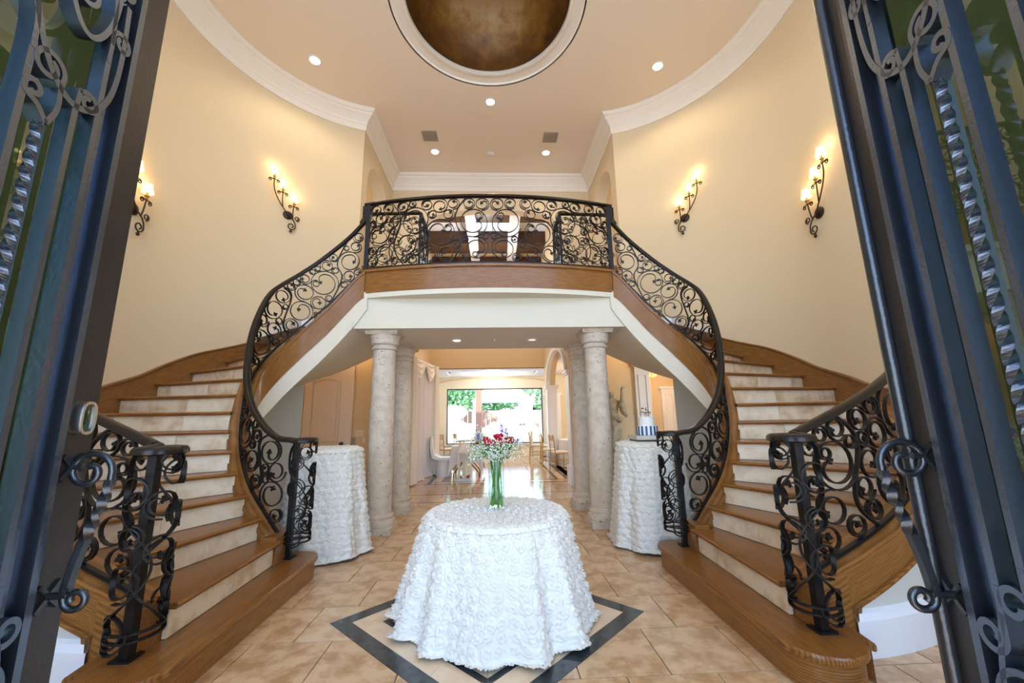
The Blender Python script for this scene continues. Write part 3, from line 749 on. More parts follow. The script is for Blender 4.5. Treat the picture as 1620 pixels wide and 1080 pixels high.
# bullnose starting step
def start_step():
    out = [(1.54, 2.40), (1.54, 3.78)]+[(1.70+.16*math.cos(a), 3.90+.18*math.sin(a)) for a in [rad(180-90*i/8) for i in range(9)]]+[(1.86, 4.08), (1.95, 3.98), (1.95, 3.3), (2.02, 2.4), (2.0, 2.24)]+[(1.76+.22*math.cos(a), 2.34+.22*math.sin(a)) for a in [rad(-20-160*i/12) for i in range(13)]]
    def off(poly, d):
        n = len(poly); r = []
        for i in range(n):
            p0, p1, p2 = map(Vector, (poly[i-1], poly[i], poly[(i+1) % n])); t = (p2-p0); t = t.normalized(); r.append((p1.x+t.y*d, p1.y-t.x*d))
        return r
    inner = off(out, .025) 
    ar = lambda P: sum(P[i][0]*P[(i+1) % len(P)][1]-P[(i+1) % len(P)][0]*P[i][1] for i in range(len(P)))/2
    if abs(ar(inner)) > abs(ar(out)): inner = off(out, -.025)
    base = Vector((1.75, 3.1, 0))
    R_ = lambda P: [(y-base.y, -(x-base.x)) for x, y in P]     # grain along the long axis
    m_ = MB(); m_.prism(R_(inner), 0, RS-.038)
    o = m_.obj('start_step_riser', M['wood_z'], st, 35, loc=base-Vector(st['base'])); o.rotation_euler = (0, 0, PI/2)
    m_ = MB(); i1 = off(out, .006 if abs(ar(off(out, .006))) < abs(ar(out)) else -.006)
    A = [R_(i1), R_(out), R_(out), R_(i1)]; zz = [RS-.04, RS-.031, RS-.009, RS]
    m_.grid([[(x, y, z) for x, y in P] for P, z in zip(A, zz)], True); n = len(out); m_.f += [tuple(range(n-1, -1, -1)), tuple(range(3*n, 4*n))]
    o = m_.obj('start_step_tread', M['wood_o'], st, 40, loc=base-Vector(st['base'])); o.rotation_euler = (0, 0, PI/2)
start_step()
# dark post at foot of the inner stringer
m_ = MB(); m_.box((1.80, 3.70, RS), (1.93, 3.93, .40)); m_.obj('stringer_end', M['wood_o'], st)
mirror(st, 'curved oak and travertine staircase rising from beside the panelled door')

# balcony slab, fascia
def balc_y(x): return 4.87+.24*(abs(x)/1.68)**2
def balcony():
    b = thing('balcony', 'curved oak fascia and plaster band of the balcony joining both stairs', 'balcony', (0, 5.0, 2.93))
    xs = [-1.70+3.4*i/40 for i in range(41)]
    def strip_(y0, y1, z0, z1, name, mat, uv=False):
        fr = [(x, balc_y(x)+y0) for x in xs]; bk = [(x, balc_y(x)+y1) for x in reversed(xs)]
        m_ = MB().prism(fr+bk, z0, z1)
        uvs = None
        if uv: uvs = [(p[0], p[2]*1.1) for p in m_.v]
        return m_.obj(name, mat, b, 30, uvs)
    strip_(0, .10, 3.005, 3.29, 'fascia_board', M['wood_u'], True)
    strip_(-.03, .12, 3.28, 3.315, 'fascia_cap', M['wood_u'], True)
    strip_(-.008, .10, 2.995, 3.02, 'fascia_bead', M['wood_u'], True)
    strip_(.0, .30, 2.93, 3.0, 'plaster_band', M['band'])
    m_ = MB(); fr = [(x, balc_y(x)+.09) for x in xs]; m_.prism(fr+[(1.75, 6.0), (-1.75, 6.0)], 2.96, 3.30); m_.obj('landing_slab', M['ceil2'], b)
    m_ = MB()
    for s in (-1, 1): m_.prism([(s*1.7, 5.12), (s*2.38, 6.82), (s*2.38, 8.85), (0, 8.85), (0, 5.3)][::s], 3.0, 3.308)
    m_.obj('landing_floor', M['wood_o'], b)
    m_ = MB(); m_.box((-2.36, 6.82, 3.3), (2.36, 8.85, 3.86)); m_.box((-2.12, 6.30, 3.3), (2.12, 6.82, 3.86)); m_.box((-1.95, 6.1, 3.3), (1.95, 6.3, 3.67)); m_.box((-1.9, 5.9, 3.3), (1.9, 6.1, 3.49)); m_.obj('landing_step', M['wood_o'], b)
balcony()

# ------------------------------------------------------------------ wrought iron scroll panels
def pack(s0, s1, zb, zt, curves, rs, rmin, seed, nmax, step=.012):
    rng = np.random.RandomState(seed)
    S = np.arange(s0, s1+1e-6, step); zb_ = np.array([zb(s) for s in S]); zt_ = np.array([zt(s) for s in S])
    Z = np.arange(zb_.min(), zt_.max(), step)
    cb = 1/np.sqrt(1+np.gradient(zb_, step)**2); ct = 1/np.sqrt(1+np.gradient(zt_, step)**2)
    SS, ZZ = np.meshgrid(S, Z, indexing='ij')
    d = np.minimum((ZZ-zb_[:, None])*cb[:, None], (zt_[:, None]-ZZ)*ct[:, None])
    # true distances to the two borders, sampled
    for arr in (zb_, zt_):
        for i in range(0, len(S), 3): d = np.minimum(d, np.hypot(SS-S[i], ZZ-arr[i])+1e-3*(d < 0))
    d = np.where((ZZ < zb_[:, None]) | (ZZ > zt_[:, None]), -1, d)
    d = np.minimum(d, np.minimum(SS-s0, s1-SS)+.004)
    for cv in curves:
        for (a, b) in cv[::2]: d = np.minimum(d, np.hypot(SS-a, ZZ-b)-.004)
    out = []; ri = 0
    while len(out) < nmax:
        r = rs[ri % len(rs)]; ri += 1
        ok = d >= r
        if ok.any():
            sc_ = np.where(ok, d-r+rng.rand(*d.shape)*.012, 9); i = np.unravel_index(np.argmin(sc_), d.shape); rr = r
        else:
            if ri < len(rs)*3 and d.max() > min(rs): continue
            i = np.unravel_index(np.argmax(d), d.shape); rr = d[i]
        if rr < rmin: break
        c = (SS[i], ZZ[i])
        gi, gj = i; g = np.array([d[min(gi+1, d.shape[0]-1), gj]-d[max(gi-1, 0), gj], d[gi, min(gj+1, d.shape[1]-1)]-d[gi, max(gj-1, 0)]])
        th = math.atan2(-g[1], -g[0]) if np.hypot(*g) > 1e-6 else rng.rand()*6.28
        out.append((c[0], c[1], rr*.985, th, 1 if rng.rand() < .5 else -1, rng.rand()))
        d = np.minimum(d, np.hypot(SS-c[0], ZZ-c[1])-rr)
    return out
def spiral_pts(cx_, cz, r, th, dr, rnd):
    turns = 1.40+.35*rnd; n = max(16, int(14+r*130)); pts = []
    for i in range(n+1):
        t = i/n; a = th+dr*2*PI*turns*t
        q = smoothstep((t-.38)/.62); rr = r*(1-.66*q)
        off = .30*r*q                                        # the curl drifts off centre
        pts.append((cx_+rr*math.cos(a)+off*math.cos(th+dr*2.2), cz+rr*math.sin(a)+off*math.sin(th+dr*2.2)))
    return pts
def ribbon(mb, pts, path, t=.0085, wd=.020, taper=True):
    """flat strap: pts in (s,z); path(s)->(x,y),(nx,ny)"""
    n = len(pts); o = len(mb.v)
    for i, (s_, z) in enumerate(pts):
        a = pts[max(i-1, 0)]; b = pts[min(i+1, n-1)]; tx, tz = b[0]-a[0], b[1]-a[1]; L = math.hypot(tx, tz) or 1
        nx, nz = -tz/L, tx/L
        w_ = wd/2; tt = t/2
        for q, e in ((-1, -1), (1, -1), (1, 1), (-1, 1)):
            ss = s_+nx*tt*q; (x, y), (px, py) = path(ss)
            mb.v.append((x+px*w_*e, y+py*w_*e, z+nz*tt*q))
    for i in range(n-1):
        for j in range(4): mb.f.append((o+4*i+j, o+4*i+(j+1) % 4, o+4*i+4+(j+1) % 4, o+4*i+4+j))
    mb.f += [(o, o+1, o+2, o+3), (o+4*n-1, o+4*n-2, o+4*n-3, o+4*n-4)]
def leaf3(mb, p, ang, path, size):
    s_, z = p
    for da, L in ((0, 1.), (1.25, .75), (-1.25, .75)):
        a = ang+da; pts = []
        P_ = [(0, 0), (.45, .30), (1, 0), (.45, -.30)]
        o = len(mb.v)
        for e in (-.008, .008):
            for u, v in P_:
                ss = s_+size*L*(u*math.cos(a)-v*math.sin(a)); zz = z+size*L*(u*math.sin(a)+v*math.cos(a))
                (x, y), (px, py) = path(ss); k = e*(1.6 if u == .45 else .6); mb.v.append((x+px*k, y+py*k, zz))
        mb.f += [(o, o+1, o+2, o+3), (o+7, o+6, o+5, o+4)]+[(o+i, o+(i+1) % 4, o+4+(i+1) % 4, o+4+i) for i in range(4)]
def scroll_panel(parent, path, s0, s1, zb, zt, seed, rs, rmin=.028, nmax=70, mod=.72, t=.0085, wd=.020, scurves=True, mirror_c=None, leafs=.040, mat=None):
    mat = mat or M['iron']; curves = []
    if scurves:
        nm = max(1, round((s1-s0)/mod)); 
        for k in range(nm):
            a = s0+(s1-s0)*(k+.5)/nm; cv = []
            sg = 1 if k % 2 else -1
            for i in range(41):
                v = i/40; s_ = a+sg*(.20*(v-.5)+.085*math.sin(2*PI*v))*min(1, (s1-s0)/nm/.7)
                s_ = max(s0+.005, min(s1-.005, s_)); cv.append((s_, zb(s_)+(zt(s_)-zb(s_))*v))
            curves.append(cv)
            m_ = MB(); ribbon(m_, cv, path, t*1.6, wd); m_.obj('long_scroll', mat, parent, 40)
    items = pack(s0, s1, zb, zt, curves, rs, rmin, seed, nmax)
    for (a, b, r, th, dr, rnd) in items:
        for mm in ((0, 1) if mirror_c is not None else (0,)):
            pts = spiral_pts(a, b, r, th, dr, rnd)
            if mm: pts = [(2*mirror_c-p[0], p[1]) for p in pts]
            m_ = MB(); ribbon(m_, pts, path, t, wd)
            e = pts[-1]; f = pts[-3]; ang = math.atan2(e[1]-f[1], e[0]-f[0])
            if r > .045: leaf3(m_, e, ang, path, leafs*min(1, r/.09+.2))
            if r > .135:      # secondary curl branching off the ring
                th2 = th+dr*PI*1.15; c2 = (a+(r*.70)*math.cos(th2), b+(r*.70)*math.sin(th2)); q = spiral_pts(c2[0], c2[1], r*.28, th2, -dr, .1)
                if mm: q = [(2*mirror_c-p[0], p[1]) for p in q]
                ribbon(m_, q, path, t, wd)
            m_.obj('scroll', mat, parent, 40)
def arc_path(fn, t0, t1, n=240):
    """arc-length parameterised plan path; returns path(s), length, param(s)"""
    ts = np.linspace(t0, t1, n); P = np.array([fn(t) for t in ts]); L = np.concatenate([[0], np.cumsum(np.hypot(*np.diff(P, axis=0).T))])
    T = np.gradient(P, axis=0); T /= np.hypot(T[:, 0], T[:, 1])[:, None]
    def path(s):
        x = np.interp(s, L, P[:, 0]); y = np.interp(s, L, P[:, 1]); tx = np.interp(s, L, T[:, 0]); ty = np.interp(s, L, T[:, 1])
        if s < 0: x += tx*s; y += ty*s
        if s > L[-1]: x += tx*(s-L[-1]); y += ty*(s-L[-1])
        return (float(x), float(y)), (float(-ty), float(tx))
    return path, float(L[-1]), (lambda s: float(np.interp(s, L, ts)))
handp = [(-.030, -.012), (-.030, .006), (-.020, .020), (0, .024), (.020, .020), (.030, .006), (.030, -.012), (.018, -.018), (-.018, -.018)]
handp = [(a*1.12, b*1.15) for a, b in handp]
def newel(parent, x, y, ztop, zbase=RS):
    m_ = MB(); m_.box((x-.024, y-.024, zbase), (x+.024, y+.024, ztop)); m_.obj('newel_post', M['iron'], parent)
    m_ = MB(); m_.box((x-.05, y-.05, zbase), (x+.05, y+.05, zbase+.012)); m_.obj('base_plate', M['iron'], parent)
def cage(t, cpath, cL, z0, z1, seed, wd):
    """loose straps wound round a newel post"""
    for z, k in ((z0, 1), (z0+.035, .97)):
        MB().sweep([(*cpath(s)[0], z) for s in np.linspace(0, cL, 30)], [(-.010, -.005), (.010, -.005), (.010, .005), (-.010, .005)]).obj('cage_ring', M['iron'], t, 40)
    H = z1-z0
    for ph, a in ((.15, .30), (.55, -.34)):
        m_ = MB(); ribbon(m_, [(cL*(ph+a*math.sin(2*PI*(v-.1))*.8+.22*(v-.5)), z0+H*v) for v in [i/36 for i in range(37)]], cpath, .008, wd); m_.obj('long_scroll', M['iron'], t, 40)
    rng = np.random.RandomState(seed)
    for i in range(12):
        v = (i+.5)/12; r = .060+.035*rng.rand(); u = cL*((.22, .68, .45)[i % 3]+.06*rng.randn()); m_ = MB()
        pts = spiral_pts(u, z0+H*v, r, rng.rand()*6.28, 1 if i % 2 else -1, .6); ribbon(m_, pts, cpath, .008, wd)
        e, f = pts[-1], pts[-3]; leaf3(m_, e, math.atan2(e[1]-f[1], e[0]-f[0]), cpath, .035); m_.obj('scroll', M['iron'], t, 40)
# --- inner stair railing
def inner_railing():
    t = thing('inner_stair_railing', 'black scrolled iron railing on the inner curve of the cake side stair', 'railing', (1.7, 4.0, 0))
    fn = lambda p: EI(p, .925, .63)
    path, L, par = arc_path(fn, -80, 89)
    bar = [(*path(s)[0], ZB(par(s))+.012) for s in np.linspace(0, L, 70)]
    MB().sweep(bar, [(-.014, -.010), (.014, -.010), (.014, .010), (-.014, .010)]).obj('bottom_rail', M['iron'], t, 40)
    # handrail, flowing into the volute at the foot
    NX, NY, NR = 1.785, 3.895, .10
    ring_ = lambda q, r: (NX-.055+r*math.cos(q), NY+.02+r*math.sin(q))
    vol = [ring_(rad(285-32*i), NR*(1-.03*i)) for i in range(9)]
    pts = [(*path(s)[0], ZT(par(s))) for s in np.linspace(L, 0, 80)]+[(x, y, 1.185) for x, y in vol]
    MB().sweep(pts, handp).obj('handrail', M['rail'], t, 50)
    m_ = MB(); m_.lathe([(.001, 1.168), (NR, 1.168), (NR, 1.178), (.001, 1.178)], NX-.055, NY+.02, 24, cap=False); m_.obj('volute_plate', M['rail'], t)
    newel(t, NX, NY, 1.17)
    zbf = lambda s: ZB(par(s))+.022; ztf = lambda s: ZT(par(s))-.02
    scroll_panel(t, path, .02, L-.01, zbf, ztf, 11, [.165, .13, .165, .11, .145, .09, .12, .075, .10, .06], .036, 64, .60)
    cpath, cL, cpar = arc_path(lambda q: ring_(q, NR+.008), rad(320), rad(20))
    cage(t, cpath, cL, .32, 1.17, 5, .020)
    return t
ir = inner_railing()
mirror(ir, 'black scrolled iron railing on the inner curve of the panelled door side stair')
# --- outer stair railing
def outer_railing():
    t = thing('outer_stair_railing', 'black scrolled iron railing standing on the free outer side of the stair by the keypadless door leaf', 'railing', (1.8, 2.4, 0))
    fn = lambda p: OC(p, RSO(p)-.06)
    path, L, par = arc_path(fn, -84, -40)
    zt = lambda p: 1.212+.0147*(p+84)
    bar = [(*path(s)[0], zbo(par(s))+.004) for s in np.linspace(-.0, L, 50)]
    MB().sweep(bar, [(-.014, -.010), (.014, -.010), (.014, .010), (-.014, .010)]).obj('bottom_rail', M['iron'], t, 40)
    NX, NY, NR = 1.835, 2.385, .105
    ring_ = lambda q, r: (NX+r*math.cos(q), NY+.03+r*math.sin(q))
    vol = [ring_(rad(300-32*i), NR*(1-.02*i)) for i in range(9)]
    pts = [(*path(s)[0], zt(par(s))) for s in np.linspace(L, 0.02, 60)]+[(x, y, 1.208) for x, y in vol]
    MB().sweep(pts, handp).obj('handrail', M['rail'], t, 50)
    m_ = MB(); m_.lathe([(.001, 1.192), (NR, 1.192), (NR, 1.202), (.001, 1.202)], NX, NY+.03, 24, cap=False); m_.obj('volute_plate', M['rail'], t)
    newel(t, NX, NY, 1.20)
    ex_, ey_ = fn(-40.5); m_ = MB(); m_.box((ex_-.022, ey_-.022, zbo(-40)-.02), (ex_+.022, ey_+.022, zt(-40.5)-.01)); m_.obj('end_post', M['iron'], t)
    scroll_panel(t, path, .05, L-.01, lambda s: zbo(par(s))+.016, lambda s: zt(par(s))-.02, 23, [.19, .15, .19, .13, .10, .12, .08, .10, .065], .045, 34, .95, t=.009, wd=.024)
    cpath, cL, cpar = arc_path(lambda q: ring_(q, NR+.01), rad(330), rad(20))
    cage(t, cpath, cL, .29, 1.19, 8, .024)
    return t
orl = outer_railing()
orl['label'] = 'black scrolled iron railing on the free outer side of the cake side stair'
mirror(orl, 'black scrolled iron railing on the free outer side of the panelled door side stair')
# --- balcony railing
def balcony_railing():
    t = thing('balcony_railing', 'bowed black iron balcony railing with symmetrical scrolls above the oak fascia', 'railing', (0, 5.0, 3.3))
    fn = lambda x: (x, balc_y(x)+.03)
    path, L, par = arc_path(fn, -1.665, 1.665)
    ztop = 4.285
    MB().sweep([(*path(s)[0], 3.345) for s in np.linspace(0, L, 50)], [(-.014, -.010), (.014, -.010), (.014, .010), (-.014, .010)]).obj('bottom_rail', M['iron'], t, 40)
    MB().sweep([(*path(s)[0], ztop) for s in np.linspace(-.05, L+.05, 60)], [(a*.9, b) for a, b in handp]).obj('handrail', M['rail'], t, 50)
    for x in (-1.66, 1.66):
        m_ = MB(); y = balc_y(x)+.03; m_.box((x-.026, y-.026, 3.31), (x+.026, y+.026, ztop)); m_.obj('post', M['iron'], t)
        s = 1 if x > 0 else -1
        m_ = MB(); a = Vector((x+s*.05, y+.01, 0)); e = Vector((*EI(89, .925, .63), 0)); e.x *= s
        pts = [(x+s*.055, y+.02, ztop-.02), (x+s*.055, y+.02, 4.16), (x+s*.055, y+.02, 4.08), (s*EI(86, .925, .63)[0]+s*.0, EI(86, .925, .63)[1], 4.0)]
        m_.sweep(pts, [(a_*.9, b_) for a_, b_ in handp], up=Vector((0, 1, 0))); m_.obj('drop_rail', M['rail'], t, 50)
    # half the pattern, mirrored about the middle
    scroll_panel(t, path, .03, L/2, lambda s: 3.36, lambda s: ztop-.02, 31, [.20, .15, .19, .13, .15, .10, .12, .08, .09, .06], .036, 36, .80, mirror_c=L/2)
balcony_railing()
def upper_railing():
    t = thing('upper_hall_railing', 'short black iron railing behind the balcony on the cake side', 'railing', (1.75, 6.45, 3.86))
    fn = lambda q: (2.16-.95*q, 6.47-.03*q) if q <= 1 else (1.21, 6.44+(q-1)*.75)
    path, L, par = arc_path(fn, 0, 2)
    z0, z1 = 3.88, 4.87
    for z, nm, pr in ((z0, 'bottom_rail', [(-.012, -.010), (.012, -.010), (.012, .010), (-.012, .010)]), (z1, 'handrail', handp)):
        m_ = MB(); 
        for qa, qb in ((0, 1.0), (1.0, 2)):
            m_.sweep([(*fn(qa+1e-6), z), (*fn(qb), z)], pr)
        m_.obj(nm, M['rail'] if nm == 'handrail' else M['iron'], t, 50)
    for x, y in ((1.21, 6.44), (1.21, 7.19)):
        m_ = MB(); m_.box((x-.022, y-.022, 3.86), (x+.022, y+.022, z1)); m_.obj('post', M['iron'], t)
    scroll_panel(t, path, .02, .93, lambda s: z0+.01, lambda s: z1-.02, 41, [.20, .14, .15, .10, .08], .045, 16, .9)
    scroll_panel(t, path, .97, L-.02, lambda s: z0+.01, lambda s: z1-.02, 43, [.15, .10, .12, .07], .045, 10, .8)
    return t
ur = upper_railing(); mirror(ur, 'short black iron railing behind the balcony on the panelled door side')

# ------------------------------------------------------------------ stone columns
def column(x, y, label):
    t = thing('stone_column', label, 'column', (0, 0, 0), 'stone columns carrying the landing')
    m_ = MB(); m_.box((-.212, -.212, 0), (.212, .212, .075)); m_.obj('plinth', M['stone'], t)
    pr = [(.205, .075), (.212, .09), (.215, .12), (.205, .15), (.188, .155), (.186, .17), (.195, .185), (.192, .205), (.172, .215), (.168, .235)]
    MB().lathe(pr, 0, 0, 40).obj('base_moulding', M['stone'], t, 35)
    zs = [.235, .78, 1.30, 1.82, 2.285]
    for i in range(4):
        r0 = .166-.0055*i*1.0; r1 = .166-.0055*(i+1)
        pr = [(r0-.003, zs[i]), (r0, zs[i]+.003), (r1, zs[i+1]-.003), (r1-.003, zs[i+1])]
        MB().lathe(pr, 0, 0, 48).obj('drum', M['stone'], t, 25)
    pr = [(.148, 2.285), (.166, 2.29), (.168, 2.30), (.164, 2.318), (.150, 2.322), (.150, 2.345), (.160, 2.35), (.176, 2.362), (.182, 2.385), (.184, 2.395), (.176, 2.40), (.178, 2.412), (.190, 2.43), (.197, 2.46), (.200, 2.478)]
    MB().lathe(pr, 0, 0, 40).obj('capital', M['stone'], t, 35)
    m_ = MB(); m_.box((-.200, -.200, 2.478), (.200, .200, 2.495)); m_.box((-.210, -.210, 2.495), (.210, .210, 2.53)); m_.obj('abacus', M['stone'], t)
    t.location = (x, y, 0); return t
c0 = column(-1.44, 5.42, 'pitted stone column by the rosette table in front of the panelled door')
for x, y, lb in ((1.44, 5.42, 'pitted stone column next to the table with the wedding cake'), (-1.44, 6.50, 'pitted stone column beside the white drape'), (1.44, 6.50, 'pitted stone column beside the arcade and gold chairs')):
    c = copy_tree(c0); c.location = (x, y, 0); c['label'] = lb

# ------------------------------------------------------------------ rosette table cloths
def rosette_cloth(cx_, cy_, ztop, rt, rb, folds, seed, name, label, group, cell=.074, flare=.012, res=.0065):
    rng = np.random.RandomState(seed)
    Lf = ztop*1.02; prof = []
    nv1 = int(rt/res); nv2 = int(Lf/res)
    vs = np.concatenate([np.linspace(0.002, rt, nv1), rt+np.linspace(res, Lf, nv2)])
    nu = int(2*PI*(rt+rb)/2/res); us = np.linspace(0, 2*PI, nu, endpoint=False)
    V, U = np.meshgrid(vs, us, indexing='ij')
    t = np.clip((V-rt)/Lf, 0, 1)
    phase = rng.rand(4)*6.28
    fold = np.cos(folds*U+phase[0]+.5*np.sin(2*U+phase[1]))*.55+np.cos((folds+4)*U+phase[2])*.30+np.cos(3*U+phase[3])*.3
    R = np.where(V < rt, V, rt+.012*np.minimum(1, (V-rt)/.03)+(rb-rt)*t**1.15+np.maximum(0, t-.93)*flare*14)
    amp = .070*t**.8*(rb/.6); R = R+fold*amp
    Z = np.where(V < rt, ztop, ztop-(V-rt)*1.0+.004)
    edge = np.clip((V-rt+.03)/.06, 0, 1); Z = Z-.012*edge*edge*(V < rt+.03)
    Z = np.maximum(Z, .012+.012*(fold+1)*(t > .9))
    R = R + np.where(ztop-(V-rt) < .02, (V-rt-(ztop-.02))*.35, 0)
    # rosettes laid out on rings of cells in (arc, v)
    H = np.zeros_like(V)
    ring_r = np.where(V < rt, V, rt+(rb-rt)*t)
    rows_ = np.arange(cell*.4, vs[-1]+cell, cell*.86)
    best = np.full(V.shape, 9.); bd = np.zeros_like(V); ba = np.zeros_like(V); bh = np.zeros_like(V)
    for ri, vr in enumerate(rows_):
        rr = vr if vr < rt else rt+(rb-rt)*min(1, (vr-rt)/Lf)
        n = max(1, int(round(2*PI*max(rr, .01)/cell)))
        ph = rng.rand()*6.28; sel = np.abs(vs-vr) < cell*1.0
        if not sel.any(): continue
        jit = rng.rand(n, 3)
        uu = U[sel]; vv = V[sel]; k0 = np.floor((uu-ph)/(2*PI/n)).astype(int)
        for dk in (0, 1):
            k = (k0+dk) % n; uc = ph+(k0+dk)*2*PI/n+(jit[k, 0]-.5)*.35*2*PI/n; vc = vr+(jit[k, 1]-.5)*.3*cell
            du = (uu-uc)*np.maximum(ring_r[sel], .012); dv = vv-vc; dd = np.hypot(du, dv)/(cell*.62); an = np.arctan2(dv, du)
            b_ = best[sel]; m = dd < b_
            b_[m] = dd[m]; best[sel] = b_
            x = ba[sel]; x[m] = an[m]; ba[sel] = x; x = bh[sel]; x[m] = jit[k, 2][m]; bh[sel] = x
    H = (1-np.minimum(best, 1.2)**2)*.017+.0085*np.cos(ba+best*15+bh*6.28)*np.clip(1.35-best, .2, 1)+.003*np.cos(ba*3-best*9+bh*20)
    H += .0010*rng.randn(*V.shape)
    # displace: up on top, outwards on the drop
    wtop = np.clip((rt-V)/.03, 0, 1)
    Z = Z+H*wtop*.9; R = R+H*(1-wtop)*1.15
    X = cx_+R*np.cos(U); Y = cy_+R*np.sin(U)
    nvv, nuu = V.shape
    verts = np.stack([X, Y, Z], -1).reshape(-1, 3)
    i = np.arange(nvv-1)[:, None]; j = np.arange(nuu)[None, :]; j2 = (j+1) % nuu
    faces = np.stack([i*nuu+j, i*nuu+j2, (i+1)*nuu+j2, (i+1)*nuu+j], -1).reshape(-1, 4)
    me = bpy.data.meshes.new(name); me.vertices.add(len(verts)); me.vertices.foreach_set('co', verts.ravel().astype(np.float32))
    me.loops.add(faces.size); me.loops.foreach_set('vertex_index', faces.ravel().astype(np.int32)); me.polygons.add(len(faces))
    me.polygons.foreach_set('loop_start', np.arange(0, faces.size, 4).astype(np.int32))
    me.update(calc_edges=True); me.validate(); me.materials.append(M['cloth'])
    me.polygons.foreach_set('use_smooth', [True]*len(faces))
    me.flip_normals()
    o = bpy.data.objects.new(name, me); C.objects.link(o); tag(o, label, 'tablecloth', group)
    return o
def plain_table(x, y, z, r, label, group=None, nm='round_table'):
    t = thing(nm, label, 'table', (x, y, 0), group)
    MB().lathe([(r, z-.03), (r, z)], x, y, 40).obj('tabletop', M['wood_o'], t, 40)
    MB().lathe([(.035, .02), (.035, z-.03)], x, y, 16).obj('pedestal', M['black'], t, 40)
    for a in range(4):
        c, s_ = math.cos(a*PI/2+.7), math.sin(a*PI/2+.7); rr = min(.26, r*.75)
        MB().obox((x+c*rr/2, y+s_*rr/2, .02), (c*rr/2, s_*rr/2, 0), (-s_*.02, c*.02, 0), (0, 0, .012)).obj('foot', M['black'], t)
plain_table(.055, 3.17, .665, .50, 'round table hidden under the ivory rosette cloth on the marble diamond')
rosette_cloth(.055, 3.17, .682, .500, .655, 13, 3, 'tablecloth', 'ivory rosette tablecloth on the wide low table over the marble diamond', 'rosette tablecloths')
for s, lb, lt in ((-1, 'tall ivory rosette tablecloth in front of the panelled door', 'tall cocktail table under rosette cloth by the panelled door'), (1, 'tall ivory rosette tablecloth carrying the wedding cake', 'tall cocktail table under rosette cloth holding the cake')):
    plain_table(s*1.79, 4.68, 1.045, .33, lt, nm='cocktail_table')
    rosette_cloth(s*1.79, 4.66, 1.062, .330, .45, 9, 20+s, 'tablecloth', lb, 'rosette tablecloths', res=.0085)

